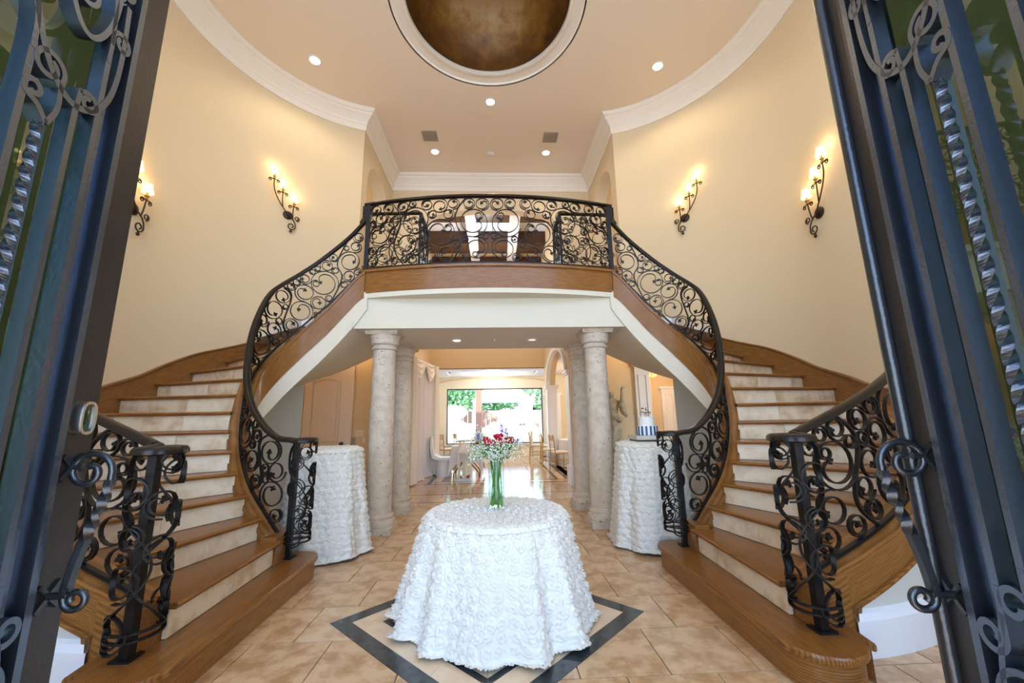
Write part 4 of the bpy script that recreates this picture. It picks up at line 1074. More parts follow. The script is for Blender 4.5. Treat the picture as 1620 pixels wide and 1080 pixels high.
# ------------------------------------------------------------------ vase of flowers
def vase_thing():
    vx, vy, z0 = .056, 3.17, .700
    t = thing('glass_vase', 'clear glass cylinder vase of water on the rosette cloth', 'vase', (vx, vy, z0))
    R_ = .060
    MB().lathe([(.001, 0), (R_, 0), (R_, .345), (R_-.004, .345), (R_-.004, .012), (.001, .012)], vx, vy, 40, z0, cap=False).obj('body', M['vase'], t, 40)
    MB().lathe([(.001, .013), (R_-.006, .013), (R_-.006, .235), (.001, .235)], vx, vy, 32, z0, cap=False).obj('water', M['water'], t, 40)
    rng = np.random.RandomState(5)
    bq = thing('bouquet', 'bouquet of red roses, white sprays and violet spikes in the glass vase', 'bouquet', (vx, vy, z0+.02))
    heads = []
    for i in range(42):
        a = rng.rand()*6.28; r0 = .050*math.sqrt(rng.rand()); b = a+PI*.7+rng.randn()*.8; r1 = .03+.12*rng.rand()
        z1 = .40+.08*rng.rand()
        p0 = Vector((vx+r0*math.cos(a), vy+r0*math.sin(a), z0+.016)); rm_ = .046*math.sqrt(rng.rand()); pm_ = Vector((vx+rm_*math.cos(b), vy+rm_*math.sin(b), z0+.33)); p1 = Vector((vx+r1*math.cos(b), vy+r1*math.sin(b)*.8, z0+z1))
        pts = [p0, p0.lerp(pm_, .5)+Vector((0, 0, 0)), pm_, pm_.lerp(p1, .5)+Vector((0, 0, .01)), p1]
        MB().tube(pts, .0028+.0014*rng.rand(), 6).obj('stem', M['stem'], bq, 60)
    def rose(c, r):
        m_ = MB()
        m_.ball(c, r*.55, 10, 6)
        for ring_, (rr, tilt, n) in enumerate(((.55, .2, 3), (.8, .5, 4), (1.0, .85, 5))):
            for k in range(n):
                a0 = 2*PI*k/n+ring_*.6; P = []
                for i in range(5):
                    v = i/4; row = []
                    for j in range(6):
                        u = (j/5-.5)*2*PI/n*1.25; rad_ = r*rr*(.35+.65*math.sin(v*1.6+.2))*(1+.12*v*tilt); zz = r*(-.7+1.35*v-.35*tilt*v*v-.12*abs(u)*v)
                        row.append((c[0]+rad_*math.cos(a0+u), c[1]+rad_*math.sin(a0+u), c[2]+zz))
                    P.append(row)
                m_.grid(P)
        return m_
    for c, r in (((-.050, -.02, .480), .046), ((.01, -.045, .474), .044), ((.055, -.03, .482), .044), ((.02, .02, .518), .040), ((.105, .0, .500), .036), ((-.075, .03, .50), .030), ((.125, .03, .48), .028)):
        rose((vx+c[0], vy+c[1], z0+c[2]), r).obj('rose', M['rose'], bq, 60)
        MB().tube([(vx+c[0]*.5, vy+c[1]*.5, z0+.34), (vx+c[0], vy+c[1], z0+c[2]-r*.5)], .0032, 6).obj('stem', M['stem'], bq, 60)
    for c, h in (((.045, .05, .53), .085), ((.080, .05, .52), .06), ((-.135, .0, .50), .045), ((.16, .02, .47), .025)):
        m_ = MB()
        for i in range(int(h*420)+6):
            q = rng.rand(); a = rng.rand()*6.28; rr = .013*(1-q*.6); m_.ball((vx+c[0]+rr*math.cos(a)+(.3*h*q if h < .04 else 0), vy+c[1]+rr*math.sin(a), z0+c[2]+h*q), .0055, 5, 3)
        m_.obj('delphinium_spike', M['purple'], bq, 60)
    m_ = MB(); g = MB()
    for k in range(46):           # gypsophila sprays: twigs that end in tiny florets
        a = rng.rand()*6.28; R1 = .09+.19*rng.rand(); base = Vector((vx+.03*math.cos(a), vy+.03*math.sin(a), z0+.36)); tip = Vector((vx+R1*math.cos(a), vy+R1*math.sin(a)*.75, z0+.385+.19*rng.rand()))
        if a > 3.6 and a < 5.8: tip.z -= .05*rng.rand()
        g.tube([base, base.lerp(tip, .5)+Vector((0, 0, .01)), tip], .0011, 4)
        for i in range(26):
            q = .35+.75*rng.rand(); p = base.lerp(tip, q)+Vector(rng.randn(3)*.018)
            g.tube([base.lerp(tip, max(.2, q-.25)), p], .0006, 3, caps=False); m_.ball(p, .0040+.0018*rng.rand(), 5, 3)
    o = m_.obj('gypsophila', M['white_fl'], bq, 60); o['kind'] = 'stuff'
    o = g.obj('gypsophila_twigs', M['stem'], bq, 60); o['kind'] = 'stuff'
    m_ = MB()
    for k in range(26):
        a = rng.rand()*6.28; r0 = .04+.06*rng.rand(); c = Vector((vx+r0*math.cos(a), vy+r0*math.sin(a), z0+.37+.06*rng.rand())); d = Vector((math.cos(a), math.sin(a), .3*rng.randn()))*.028; n = Vector((-math.sin(a), math.cos(a), .3))*.011
        m_.add([c, c+d*.5+n, c+d, c+d*.5-n], [(0, 1, 2, 3)])
    o = m_.obj('foliage', M['leaf'], bq); o['kind'] = 'stuff'
vase_thing()

# ------------------------------------------------------------------ cake
def cake():
    x, y, z = 1.775, 4.62, 1.082
    b = thing('cake_stand', 'square silver sequined cake board on the tall rosette table', 'cake stand', (x, y, z))
    m_ = MB(); m_.box((x-.155, y-.14, z), (x+.155, y+.14, z+.012)); m_.obj('lower_plate', M['black'], b)
    m_ = MB(); m_.box((x-.170, y-.155, z+.018), (x+.170, y+.155, z+.060)); m_.box((x-.14, y-.13, z+.01), (x+.14, y+.13, z+.02)); m_.obj('drum', M['board'], b)
    c = thing('wedding_cake', 'two tier white wedding cake with navy striped lower tier', 'cake', (x, y, z+.06))
    z1 = z+.060
    MB().lathe([(.108, 0), (.112, .004), (.112, .100), (.108, .106), (.001, .106)], x+.01, y, 48, z1, cap=True).obj('lower_tier', M['icing'], c, 40)
    for k in range(15):
        a = 2*PI*k/15+.1; d = Vector((math.cos(a), math.sin(a), 0)); tt = Vector((-d.y, d.x, 0))
        MB().obox((x+.01+d.x*.113, y+d.y*.113, z1+.052), tt*.0115, d*.002, (0, 0, .051)).obj('stripe', M['navy'], c)
    P = []; rng = np.random.RandomState(3)
    prof = [(.084, 0)]+[(.086+.0022*math.sin(i*2.1), .006*i) for i in range(1, 17)]+[(.080, .102), (.001, .103)]
    MB().lathe(prof, x+.008, y, 48, z1+.106).obj('upper_tier', M['icing'], c, 50)
    tp = thing('cake_topper', 'brown script cake topper reading Mr & Mrs Thomas', 'cake topper', (x, y, z1+.209))
    zt_ = z1+.209
    m_ = MB(); m_.box((x-.002, y-.002, zt_-.02), (x+.002, y+.002, zt_+.05)); m_.box((x+.012, y-.002, zt_-.02), (x+.016, y+.002, zt_+.05))
    for sx in (-1, 1):
        pts = [(x+sx*(.004+.030*(1-math.cos(a))/1.0), y, zt_+.030-.014*math.sin(a)*1.0+.004) for a in [PI*2*i/20 for i in range(21)]]
        m_.tube(pts, .0016, 5)
    m_.obj('stake', M['brown'], tp)
    for txt, sz, zz, xx in (('Mr &', .030, .082, -.012), ('Mrs', .024, .066, .022), ('Thomas', .037, .038, .004)):
        cu = bpy.data.curves.new('lettering', 'FONT'); cu.body = txt; cu.size = sz; cu.extrude = .0015; cu.offset = .0006; cu.align_x = 'CENTER'; cu.shear = .25
        tmp = bpy.data.objects.new('lettering', cu); cu.materials.append(M['brown']); C.objects.link(tmp); me = bpy.data.meshes.new_from_object(tmp); bpy.data.objects.remove(tmp); o = bpy.data.objects.new('lettering', me); C.objects.link(o); o.parent = tp; o.location = (xx, 0, zz-.0); o.rotation_euler = (PI/2, 0, 0)
cake()

# ------------------------------------------------------------------ sconces
def sconce(label):
    t = thing('wall_sconce', label, 'wall lamp', (0, 0, 0), 'three-light iron sconces on the curved wall')
    # local: x outward along wall, y away from wall into room, z up
    m_ = MB(); P = [[(.075*q*math.cos(2*PI*j/24), yy_, .075*q*math.sin(2*PI*j/24)) for j in range(24)] for q, yy_ in ((1, 0), (1, .008), (.8, .02), (.5, .026), (.02, .028))]
    m_.grid(P, True); m_.obj('backplate', M['bronze'], t, 40)
    def curl(c, r, a0, dr, turns=1.3, th=.008):
        return [(c[0]+r*(1-.62*i/22)*math.cos(a0+dr*2*PI*turns*i/22), c[1], c[2]+r*(1-.62*i/22)*math.sin(a0+dr*2*PI*turns*i/22)) for i in range(23)]
    lamps = [(.265, .60), (.125, .42), (-.055, .235)]
    arms = [[(-.02, .03, -.04), (.05, .06, .03), (.14, .08, .12), (.22, .085, .25), (.262, .085, .38), (.265, .085, .50)], [(.10, .07, .08), (.12, .085, .16), (.125, .085, .32)], [(-.07, .04, -.06), (-.055, .07, 0), (-.05, .085, .08), (-.055, .085, .14)]]
    for arm in arms:
        # smooth the arm
        q = [Vector(p) for p in arm]
        for _ in range(2):
            r = [q[0]]
            for a, b in zip(q[:-1], q[1:]): r += [a.lerp(b, .25), a.lerp(b, .75)]
            q = r+[q[-1]]
        MB().tube(q, .0085, 6).obj('arm', M['bronze'], t, 60)
    m_ = MB().tube([(-.02, .05, -.03), (-.07, .06, -.08), (-.105, .06, -.14), (-.11, .06, -.19)]+curl((-.05, .06, -.20), .062, PI, 1, 1.2), .009, 6); m_.obj('tail_scroll', M['bronze'], t, 60)
    MB().tube(curl((-.125, .06, -.045), .042, -PI/2, -1, 1.4), .008, 6).obj('tail_scroll', M['bronze'], t, 60)
    MB().tube([(-.05, .06, -.262)]+curl((-.045, .06, -.290), .02, PI/2, 1, 1.0), .010, 6).obj('tail_scroll', M['bronze'], t, 60)
    for i, (lx, lz) in enumerate(lamps):
        for sg in (-1, 1):
            MB().tube([(lx, .085, lz-.10)]+curl((lx+sg*.055, .085, lz-.115), .026, PI/2, -sg, 1.2), .007, 6).obj('small_scroll', M['bronze'], t, 60)
        m_ = MB(); m_.lathe([(.006, -.10), (.022, -.085), (.012, -.07), (.026, -.045), (.012, -.04), (.011, .0)], lx, .085, 12, lz); m_.obj('candle_cup', M['brass'], t, 40)
        m_ = MB(); P = []
        for q, zz in ((1, 0), (.86, .035), (.74, .075), (.68, .105)):
            P.append([(lx+.066*q*(1-.10*abs(math.sin(2*a)))*math.cos(a), .085+.066*q*(1-.10*abs(math.sin(2*a)))*math.sin(a), lz+zz) for a in [2*PI*j/32 for j in range(32)]])
        m_.grid(P, True); sh = m_.obj('lamp_shade', M['shade'], t, 60, label='glowing parchment shade')
        light('sconce_bulb', 'POINT', (lx, .085, lz+.14), 1.3, (1, .68, .36), .03, parent=t)
        light('sconce_bulb', 'POINT', (lx, .085, lz-.03), .7, (1, .68, .32), .02, parent=t)
    return t
s0_ = sconce('three-light iron sconce on the curved wall nearest the balcony on the cake side')
def wall_at(x, z):
    a = math.acos(max(-1, min(1, (x-CX)/RW))); return a
def place_sconce(o, phi, z, sgn):
    a = rad(phi); x, y = CX+(RW-.002)*math.cos(a), CY+(RW-.002)*math.sin(a)
    o.location = (sgn*x, y, z)
    # local +y -> inward normal (-cos a, -sin a); local +x -> direction of decreasing phi
    o.rotation_euler = (0, 0, sgn*(a+PI/2)) if sgn > 0 else (0, 0, -(a+PI/2))
    if sgn < 0: o.scale.x = -1
def build_sconces():
    # right side frame: x axis = (sin a,-cos a) (decreasing phi), y axis=(-cos a,-sin a) : left-handed, so mirror in x
    for i, (phi, z, sgn, lb) in enumerate(((46.2, 4.70, 1, 'three-light iron sconce on the curved wall next to the balcony, cake side'), (-2.0, 3.80, 1, 'three-light iron sconce beside the open door leaf, cake side'),
                                          (46.2, 4.72, -1, 'three-light iron sconce on the curved wall next to the balcony, panelled door side'), (-2.5, 3.80, -1, 'three-light iron sconce half hidden by the door leaf with the keypad'))):
        o = s0_ if i == 0 else copy_tree(s0_)
        o['label'] = lb; a = rad(phi); x, y = CX+(RW-.004)*math.cos(a), CY+(RW-.004)*math.sin(a); o.location = (sgn*x, y, z)
        # build basis
        ex = Vector((math.sin(a)*sgn, -math.cos(a), 0)); ey = Vector((-math.cos(a)*sgn, -math.sin(a), 0))
        cross = ex.x*ey.y-ex.y*ey.x
        if cross < 0: o.scale = (-1, 1, 1); rx = -ex
        else: o.scale = (1, 1, 1); rx = ex
        o.rotation_euler = (0, 0, math.atan2(rx.y, rx.x))
build_sconces()

# ------------------------------------------------------------------ ceiling fixtures
def downlight(x, y, z, label, power=60, lit=True, r=.075):
    t = thing('recessed_light', label, 'ceiling light', (x, y, z))
    MB().lathe([(r+.022, .0), (r+.022, -.008), (r, -.010), (r-.004, .002)], x, y, 28, z, cap=False).obj('trim_ring', M['trimw'], t, 40)
    MB().lathe([(r-.002, -.004), (.001, -.006)], x, y, 28, z, cap=False).obj('lens', M['bulb'] if lit else M['bulboff'], t, 40)
    if lit and power: light('downlight_lamp', 'SPOT', (x, y, z-.02), power, (1, .80, .56), .06, (0, 0, 0), spot=2.4)
downlight(-2.83, 5.64, CEIL, 'recessed light over the panelled door side stair', 60)
downlight(2.83, 5.62, CEIL, 'recessed light over the cake side stair', 60)
downlight(.01, 6.45, CEIL, 'recessed light in the middle just behind the dome', 60)
downlight(-1.22, 7.88, CEIL, 'recessed alcove light below the vent, panelled door side', 45)
downlight(1.22, 7.88, CEIL, 'recessed alcove light below the vent, cake side', 45)
downlight(-2.6, 2.6, CEIL, 'recessed light out of view above the entry, panelled door side', 55)
downlight(2.6, 2.6, CEIL, 'recessed light out of view above the entry, cake side', 55)
downlight(-.52, 5.95, ZS, 'lit recessed light under the landing between the columns', 22, r=.055)
downlight(.62, 5.95, ZS, 'unlit recessed light under the landing between the columns', 0, False, r=.055)
light('lobby_lamp', 'POINT', (-3.1, 7.3, 2.75), 20, (1, .70, .42), .12)
light('lobby_lamp', 'POINT', (2.9, 7.3, 2.75), 16, (1, .74, .48), .12)
light('alcove_lamp', 'POINT', (-3.2, 7.8, 6.6), 4, WARM, .1); light('alcove_lamp', 'POINT', (3.2, 7.8, 6.6), 4, WARM, .1)
light('great_room_lamp', 'POINT', (-.2, 11.0, 5.6), 120, (.95, .96, 1), .3)
light('nook_fill', 'POINT', (0, 14.2, 2.7), 60, (1, .93, .82), .25)  # unseen fill added to brighten the window-lit nook wall
light('dining_lamp', 'POINT', (3.4, 12.5, 2.5), 90, (1, .84, .62), .2)
light('side_room_lamp', 'POINT', (4.2, 9.7, 2.5), 24, (1, .80, .55), .2)
def vent(x, y, label):
    t = thing('ceiling_vent', label, 'vent', (x, y, CEIL)); m_ = MB(); m_.box((x-.15, y-.15, CEIL-.012), (x+.15, y+.15, CEIL)); m_.obj('frame', M['vent'], t)
    for i in range(9): MB().box((x-.13, y-.125+.03*i, CEIL-.018), (x+.13, y-.108+.03*i, CEIL-.010)).obj('louvre', M['vent'], t)
vent(-1.25, 7.38, 'square beige ceiling vent on the panelled door side'); vent(1.25, 7.38, 'square beige ceiling vent on the cake side')
t = thing('smoke_detector', 'small round smoke detector in the middle of the alcove ceiling', 'smoke detector', (0, 7.93, CEIL))
MB().lathe([(.075, 0), (.075, -.018), (.055, -.032), (.001, -.034)], 0, 7.93, 28, CEIL, cap=False).obj('cover', M['ceil2'], t, 40); MB().lathe([(.022, -.032), (.02, -.042), (.001, -.042)], 0, 7.93, 16, CEIL, cap=False).obj('sensor', M['ceil2'], t, 40)
tag(MB().lathe([(.014, 0), (.012, -.02), (.001, -.024)], .05, 5.9, 12, ZS, cap=False).obj('sprinkler_cap', M['trimw'], smooth=40), 'tiny white round cap in the lower ceiling between recessed lights', 'sprinkler')
# chandelier chain with medallion in the great room
t = thing('chandelier_chain', 'ceiling medallion and long thin chandelier cable seen through the balcony', 'chandelier', (.02, 11.9, CEIL))
MB().lathe([(.20, 0), (.18, -.03), (.10, -.05), (.001, -.06)], .02, 10.5, 28, CEIL, cap=False).obj('medallion', M['bronze'], t, 40)
MB().tube([(.02, 10.5, CEIL-.04), (.02, 10.5, 4.2)], .008, 6).obj('cable', M['bronze'], t)
MB().lathe([(.02, 0), (.09, -.1), (.16, -.3), (.05, -.5), (.01, -.52)], .02, 10.5, 20, 4.2, cap=False).obj('body', M['bronze'], t, 50)

# ------------------------------------------------------------------ inner door on the back wall
def inner_door():
    t = thing('door_1', 'arch panelled cream interior door', 'door', (-3.35, YD, 0)); del t['category']; del t['label']; t['kind'] = 'structure'
    x0, x1, h = -3.80, -2.93, 2.42
    m_ = MB()
    for a, b in (((x0-.11, YD-.035, 0), (x0, YD, h+.11)), ((x1, YD-.035, 0), (x1+.11, YD, h+.11)), ((x0, YD-.035, h), (x1, YD, h+.11)), ((x0-.12, YD-.05, 0), (x0-.10, YD, h+.12)), ((x1+.10, YD-.05, 0), (x1+.12, YD, h+.12)), ((x0-.12, YD-.05, h+.10), (x1+.12, YD, h+.12))): m_.box(a, b)
    m_.obj('door_casing', M['doorp'], t)
    MB().box((x0+.006, YD-.018, .01), (x1-.006, YD, h-.006)).obj('door_leaf', M['doorp'], t)
    def panel(za, zb_, arch):
        a, b = x0+.16, x1-.16; pts = [(a, za)]
        pts += [(b, za), (b, zb_-.07 if arch else zb_)]
        if arch: pts += [(a+(b-a)*(1-i/14), zb_-.07+.07*math.sin(PI*i/14)) for i in range(1, 14)]
        pts += [(a, zb_-.07 if arch else zb_), (a, za), (b, za)]
        m_ = MB().sweep([(x, YD-.020, z) for x, z in pts[:-1]], rrect(.020, .026, .6, 2), up=Vector((0, -1, 0))); m_.obj('panel_moulding', M['doorp'], t, 40)
        q = [(x0+.16+.05, za+.05), (x1-.16-.05, za+.05), (x1-.21, zb_-.12 if arch else zb_-.05)]+([(x0+.21+(x1-x0-.42)*(1-i/10), zb_-.12+.065*math.sin(PI*i/10)) for i in range(1, 10)] if arch else [])+[(x0+.21, zb_-.12 if arch else zb_-.05)]
        n = len(q); m_ = MB(); m_.add([(x, YD-.018, z) for x, z in q]+[(x, YD-.030, z) for x, z in q], [tuple(range(n, 2*n))]+[(i, (i+1) % n, n+(i+1) % n, n+i) for i in range(n)]); m_.obj('raised_panel', M['doorp'], t)
    panel(.98, 2.22, True); panel(.18, .80, False)
    m_ = MB(); m_.lathe([(.03, 0), (.03, .008), (.010, .012), (.010, .04), (.026, .05), (.030, .07), (.02, .085), (.001, .088)], 0, 0, 20)
    o = m_.obj('door_knob', M['black'], t, 40, loc=(-2.995+3.35, -.018, .93)); o.rotation_euler = (PI/2, 0, 0)
    for z in (.35, 1.25, 2.15): MB().tube([(x0+.002, YD-.028, z), (x0+.002, YD-.028, z+.10)], .008, 8).obj('hinge', M['doorp'], t, 40)
inner_door()
t = thing('light_switch', 'cream triple light switch on the tan wall beside the column', 'light switch', (-2.66, YD, 1.12))
MB().box((-2.74, YD-.010, 1.06), (-2.58, YD, 1.19)).obj('plate', M['switch'], t)
for i in range(3): MB().box((-2.722+.047*i, YD-.016, 1.085), (-2.692+.047*i, YD-.008, 1.165)).obj('rocker', M['switch'], t)
tag(MB().box((-2.80+.0, YD-.022, .99-.10), (-2.74, YD, 1.02+.02)).obj('keypad_panel', M['brushedplate']), 'small grey wall keypad between door casing and switch', 'keypad')
tag(MB().box((-2.60, YD-.012, .93), (-2.54, YD, 1.04)).obj('single_switch', M['switch']), 'single cream switch plate below the triple switch', 'light switch')
# curtain-rod bracket near left capital, tiny hook on the beam
t = tag(MB().tube([(-1.78, 5.10, 2.60), (-1.78, 5.06, 2.60), (-1.78, 5.06, 2.50)], .005, 6).tube([(-1.80, 5.07, 2.575), (-1.755, 5.07, 2.60)], .004, 5).obj('ceiling_hook', M['trimw']), 'small white hook on the beam left of a column capital', 'hook')
t['label'] = 'small white hook on the beam above the panelled door side column'

# ------------------------------------------------------------------ statue
def statue():
    t = thing('statue', 'aged stone statue of a draped figure holding a long-necked bird', 'statue', (2.40, 8.08, .60))
    MB().box((2.22, 7.93, .60), (2.66, 8.23, .70)).obj('pedestal', M['statue'], t)
    def skin(edges_chain, name):
        me = bpy.data.meshes.new(name); vs = []; es = []; rs_ = []
        for chain in edges_chain:
            prev = None
            for p in chain:
                if isinstance(p, int): prev = p; continue
                vs.append(p[:3]); rs_.append(p[3]); i = len(vs)-1
                if prev is not None: es.append((prev, i))
                prev = i
        me.from_pydata(vs, es, []); me.materials.append(M['statue'])
        o = bpy.data.objects.new(name, me); C.objects.link(o); o.parent = t; o.location = -Vector(t['base'])
        md = o.modifiers.new('skin', 'SKIN'); md.use_smooth_shade = True
        for v, r in zip(me.skin_vertices[0].data, rs_): v.radius = (r, r); 
        me.skin_vertices[0].data[0].use_root = True
        o.modifiers.new('sub', 'SUBSURF').levels = 2; o.modifiers['sub'].render_levels = 2
        return o
    x, y = 2.40, 8.08
    skin([[(x, y, 1.20, .115), (x, y, 1.36, .105), (x, y-.01, 1.52, .125), (x, y-.01, 1.66, .10), (x, y-.01, 1.72, .045), (x-.02, y-.03, 1.80, .075), (x-.02, y-.03, 1.87, .06)],
          [0, (x-.07, y, 1.10, .09), (x-.08, y-.03, .92, .07), (x-.07, y, .72, .05)], [0, (x+.07, y, 1.10, .09), (x+.10, y-.06, .92, .065), (x+.08, y-.02, .72, .05)],
          [3, (x-.15, y, 1.62, .05), (x-.20, y-.04, 1.45, .042), (x-.08, y-.14, 1.40, .036)],
          [3, (x+.15, y, 1.62, .05), (x+.20, y-.06, 1.45, .042), (x+.20, y-.14, 1.58, .034), (x+.12, y-.17, 1.60, .032)]], 'body')
    skin([[(x+.14, y-.14, 1.50, .075), (x+.17, y-.13, 1.62, .065), (x+.18, y-.12, 1.74, .038), (x+.185, y-.11, 1.86, .030), (x+.20, y-.11, 1.93, .034), (x+.245, y-.12, 1.955, .020)], [0, (x+.22, y-.10, 1.42, .05), (x+.27, y-.08, 1.34, .02)]], 'bird')
    m_ = MB(); P = []
    for i in range(22):
        v = i/21; z = 1.32-.60*v; P.append([(x+(.15+.05*v)*math.cos(a)*(1+.09*math.sin(7*a+3*v)), y+(.12+.04*v)*math.sin(a)*(1+.09*math.sin(7*a+3*v)), z+.02*math.sin(3*a)) for a in [2*PI*j/48 for j in range(48)]])
    m_.grid(P, True); m_.obj('drapery', M['statue'], t, 60)
    m_ = MB(); 
    for k in range(5): m_.tube([(x+.02+.03*math.cos(a)*k/3+.13*q, y-.13+.01*math.sin(a), 1.33+.02*math.sin(a*2)-.02*k*q) for q, a in [(i/8, i*.8+k) for i in range(9)]], .022, 6)
    m_.obj('sash_knot', M['statue'], t, 60)
statue()

# ------------------------------------------------------------------ great room furniture
def chiavari(label=None):
    t = thing('chiavari_chair', label or '', 'chair', (0, 0, 0), 'gold chiavari chairs in the great room', world=False)
    # faces +y, seat z .45
    def tb(nm, pts, r): MB().tube(pts, r, 6).obj(nm, M['gold'], t, 60)
    for sx in (-1, 1):
        tb('front_leg', [(sx*.19, .19, 0), (sx*.185, .18, .44)], .013)
        tb('back_post', [(sx*.19, -.22, 0), (sx*.175, -.18, .45), (sx*.17, -.23, .92)], .014)
        for z in (.16, .26): tb('side_rung', [(sx*.188, -.20, z), (sx*.188, .185, z)], .008)
    for z in (.18, .28): tb('front_rung', [(-.188, .187, z), (.188, .187, z)], .008)
    for z in (.18,): tb('back_rung', [(-.188, -.205, z), (.188, -.205, z)], .008)
    for z, y in ((.60, -.196), (.66, -.203), (.76, -.213), (.90, -.228)): tb('back_rail', [(-.172, y, z), (.172, y, z)], .009)
    for i in range(6): x = -.125+.05*i; tb('spindle', [(x, -.213, .76), (x, -.228, .90)], .006)
    MB().prism([(-.19, -.19), (.19, -.19), (.20, .20), (-.20, .20)], .43, .45).obj('seat', M['gold'], t)
    m_ = MB(); pr = [(1, .45), (1.02, .465), (1.0, .485), (.9, .495)]
    base = [(-.18, -.18), (.18, -.18), (.19, .19), (-.19, .19)]
    m_.grid([[(x*q, y*q, z) for x, y in base] for q, z in pr], True); m_.f.append(tuple(range(12, 16))); m_.obj('cushion', M['cush'], t, 60)
    return t
ch0 = chiavari('gold chiavari chair turned to the round table, nearest the arcade pilaster')
def putc(o, x, y, rz, label): o.location = (x, y, 0); o.rotation_euler = (0, 0, rz); o['label'] = label
putc(ch0, 1.74, 10.95, rad(-78), 'gold chiavari chair nearest the arcade pilaster, backed to the aisle')
for x, y, rz, lb in ((1.60, 11.95, rad(-100), 'gold chiavari chair just behind the one nearest the arcade pilaster'), (2.05, 12.9, rad(-140), 'gold chiavari chair on the far side of the round table'), (1.72, 13.6, rad(-95), 'gold chiavari chair beside the sash-draped chair'),
                     (-1.45, 12.9, rad(-60), 'gold chiavari chair by the far wall behind the white leather chair'), (-1.08, 13.6, rad(-70), 'gold chiavari chair under the window edge behind the sweetheart table')):
    c = copy_tree(ch0); putc(c, x, y, rz, lb)
c = copy_tree(ch0); putc(c, 1.40, 13.9, rad(-90), 'gold chiavari chair draped with an ivory sash')
m_ = MB(); P = []
for i in range(14):
    v = i/13; P.append([(1.26+.03*math.cos(a)+.012*math.sin(6*a+4*v), 13.9+(.20-.05*math.sin(PI*v*.8))*math.sin(a)*.9, .93-.85*v) for a in [2*PI*j/28 for j in range(28)]])
m_.grid(P, True); tag(m_.obj('chair_sash', M['swag'], smooth=60), 'ivory fabric sash hanging over the chair by the window', 'sash')
def round_table():
    t = thing('dining_table', 'round dining table under a white floor-length cloth by the gold chairs', 'table', (2.65, 11.9, 0))
    m_ = MB(); P = []
    for v, z, k in ((0, .74, 0), (.0, .74, .5), (0, .74, 1)): P.append([(2.65+.75*k*math.cos(a)+1e-4, 11.9+.75*k*math.sin(a), z) for a in [2*PI*j/120 for j in range(120)]])
    for i in range(1, 8):
        v = i/7; P.append([(2.65+(.755+.04*v+.022*v*math.sin(22*a))*math.cos(a), 11.9+(.755+.04*v+.022*v*math.sin(22*a))*math.sin(a), .74-.725*v) for a in [2*PI*j/120 for j in range(120)]])
    m_.grid(P, True); m_.obj('cloth', M['linen'], t, 50)
    for k in range(7):
        a = 2*PI*k/7; x, y = 2.65+.5*math.cos(a), 11.9+.5*math.sin(a)
        n_ = MB(); n_.lathe([(.001, 0), (.06, .02), (.045, .09), (.015, .14), (.03, .17)], x, y, 7, .742, cap=False); tag(n_.obj('napkin', M['yellow'], smooth=30), 'folded cream napkin fan on the round dining table', 'napkin', 'napkins on the round dining table')
        g_ = MB(); g_.lathe([(.03, 0), (.004, .006), (.004, .08), (.03, .11), (.034, .16), (.028, .20)], x*.95+.13, y*.98+.24, 14, .742, cap=False); tag(g_.obj('wine_glass', M['vase'], smooth=50), 'clear stemmed wine glass on the round dining table', 'glass', 'wine glasses on the round dining table')
round_table()
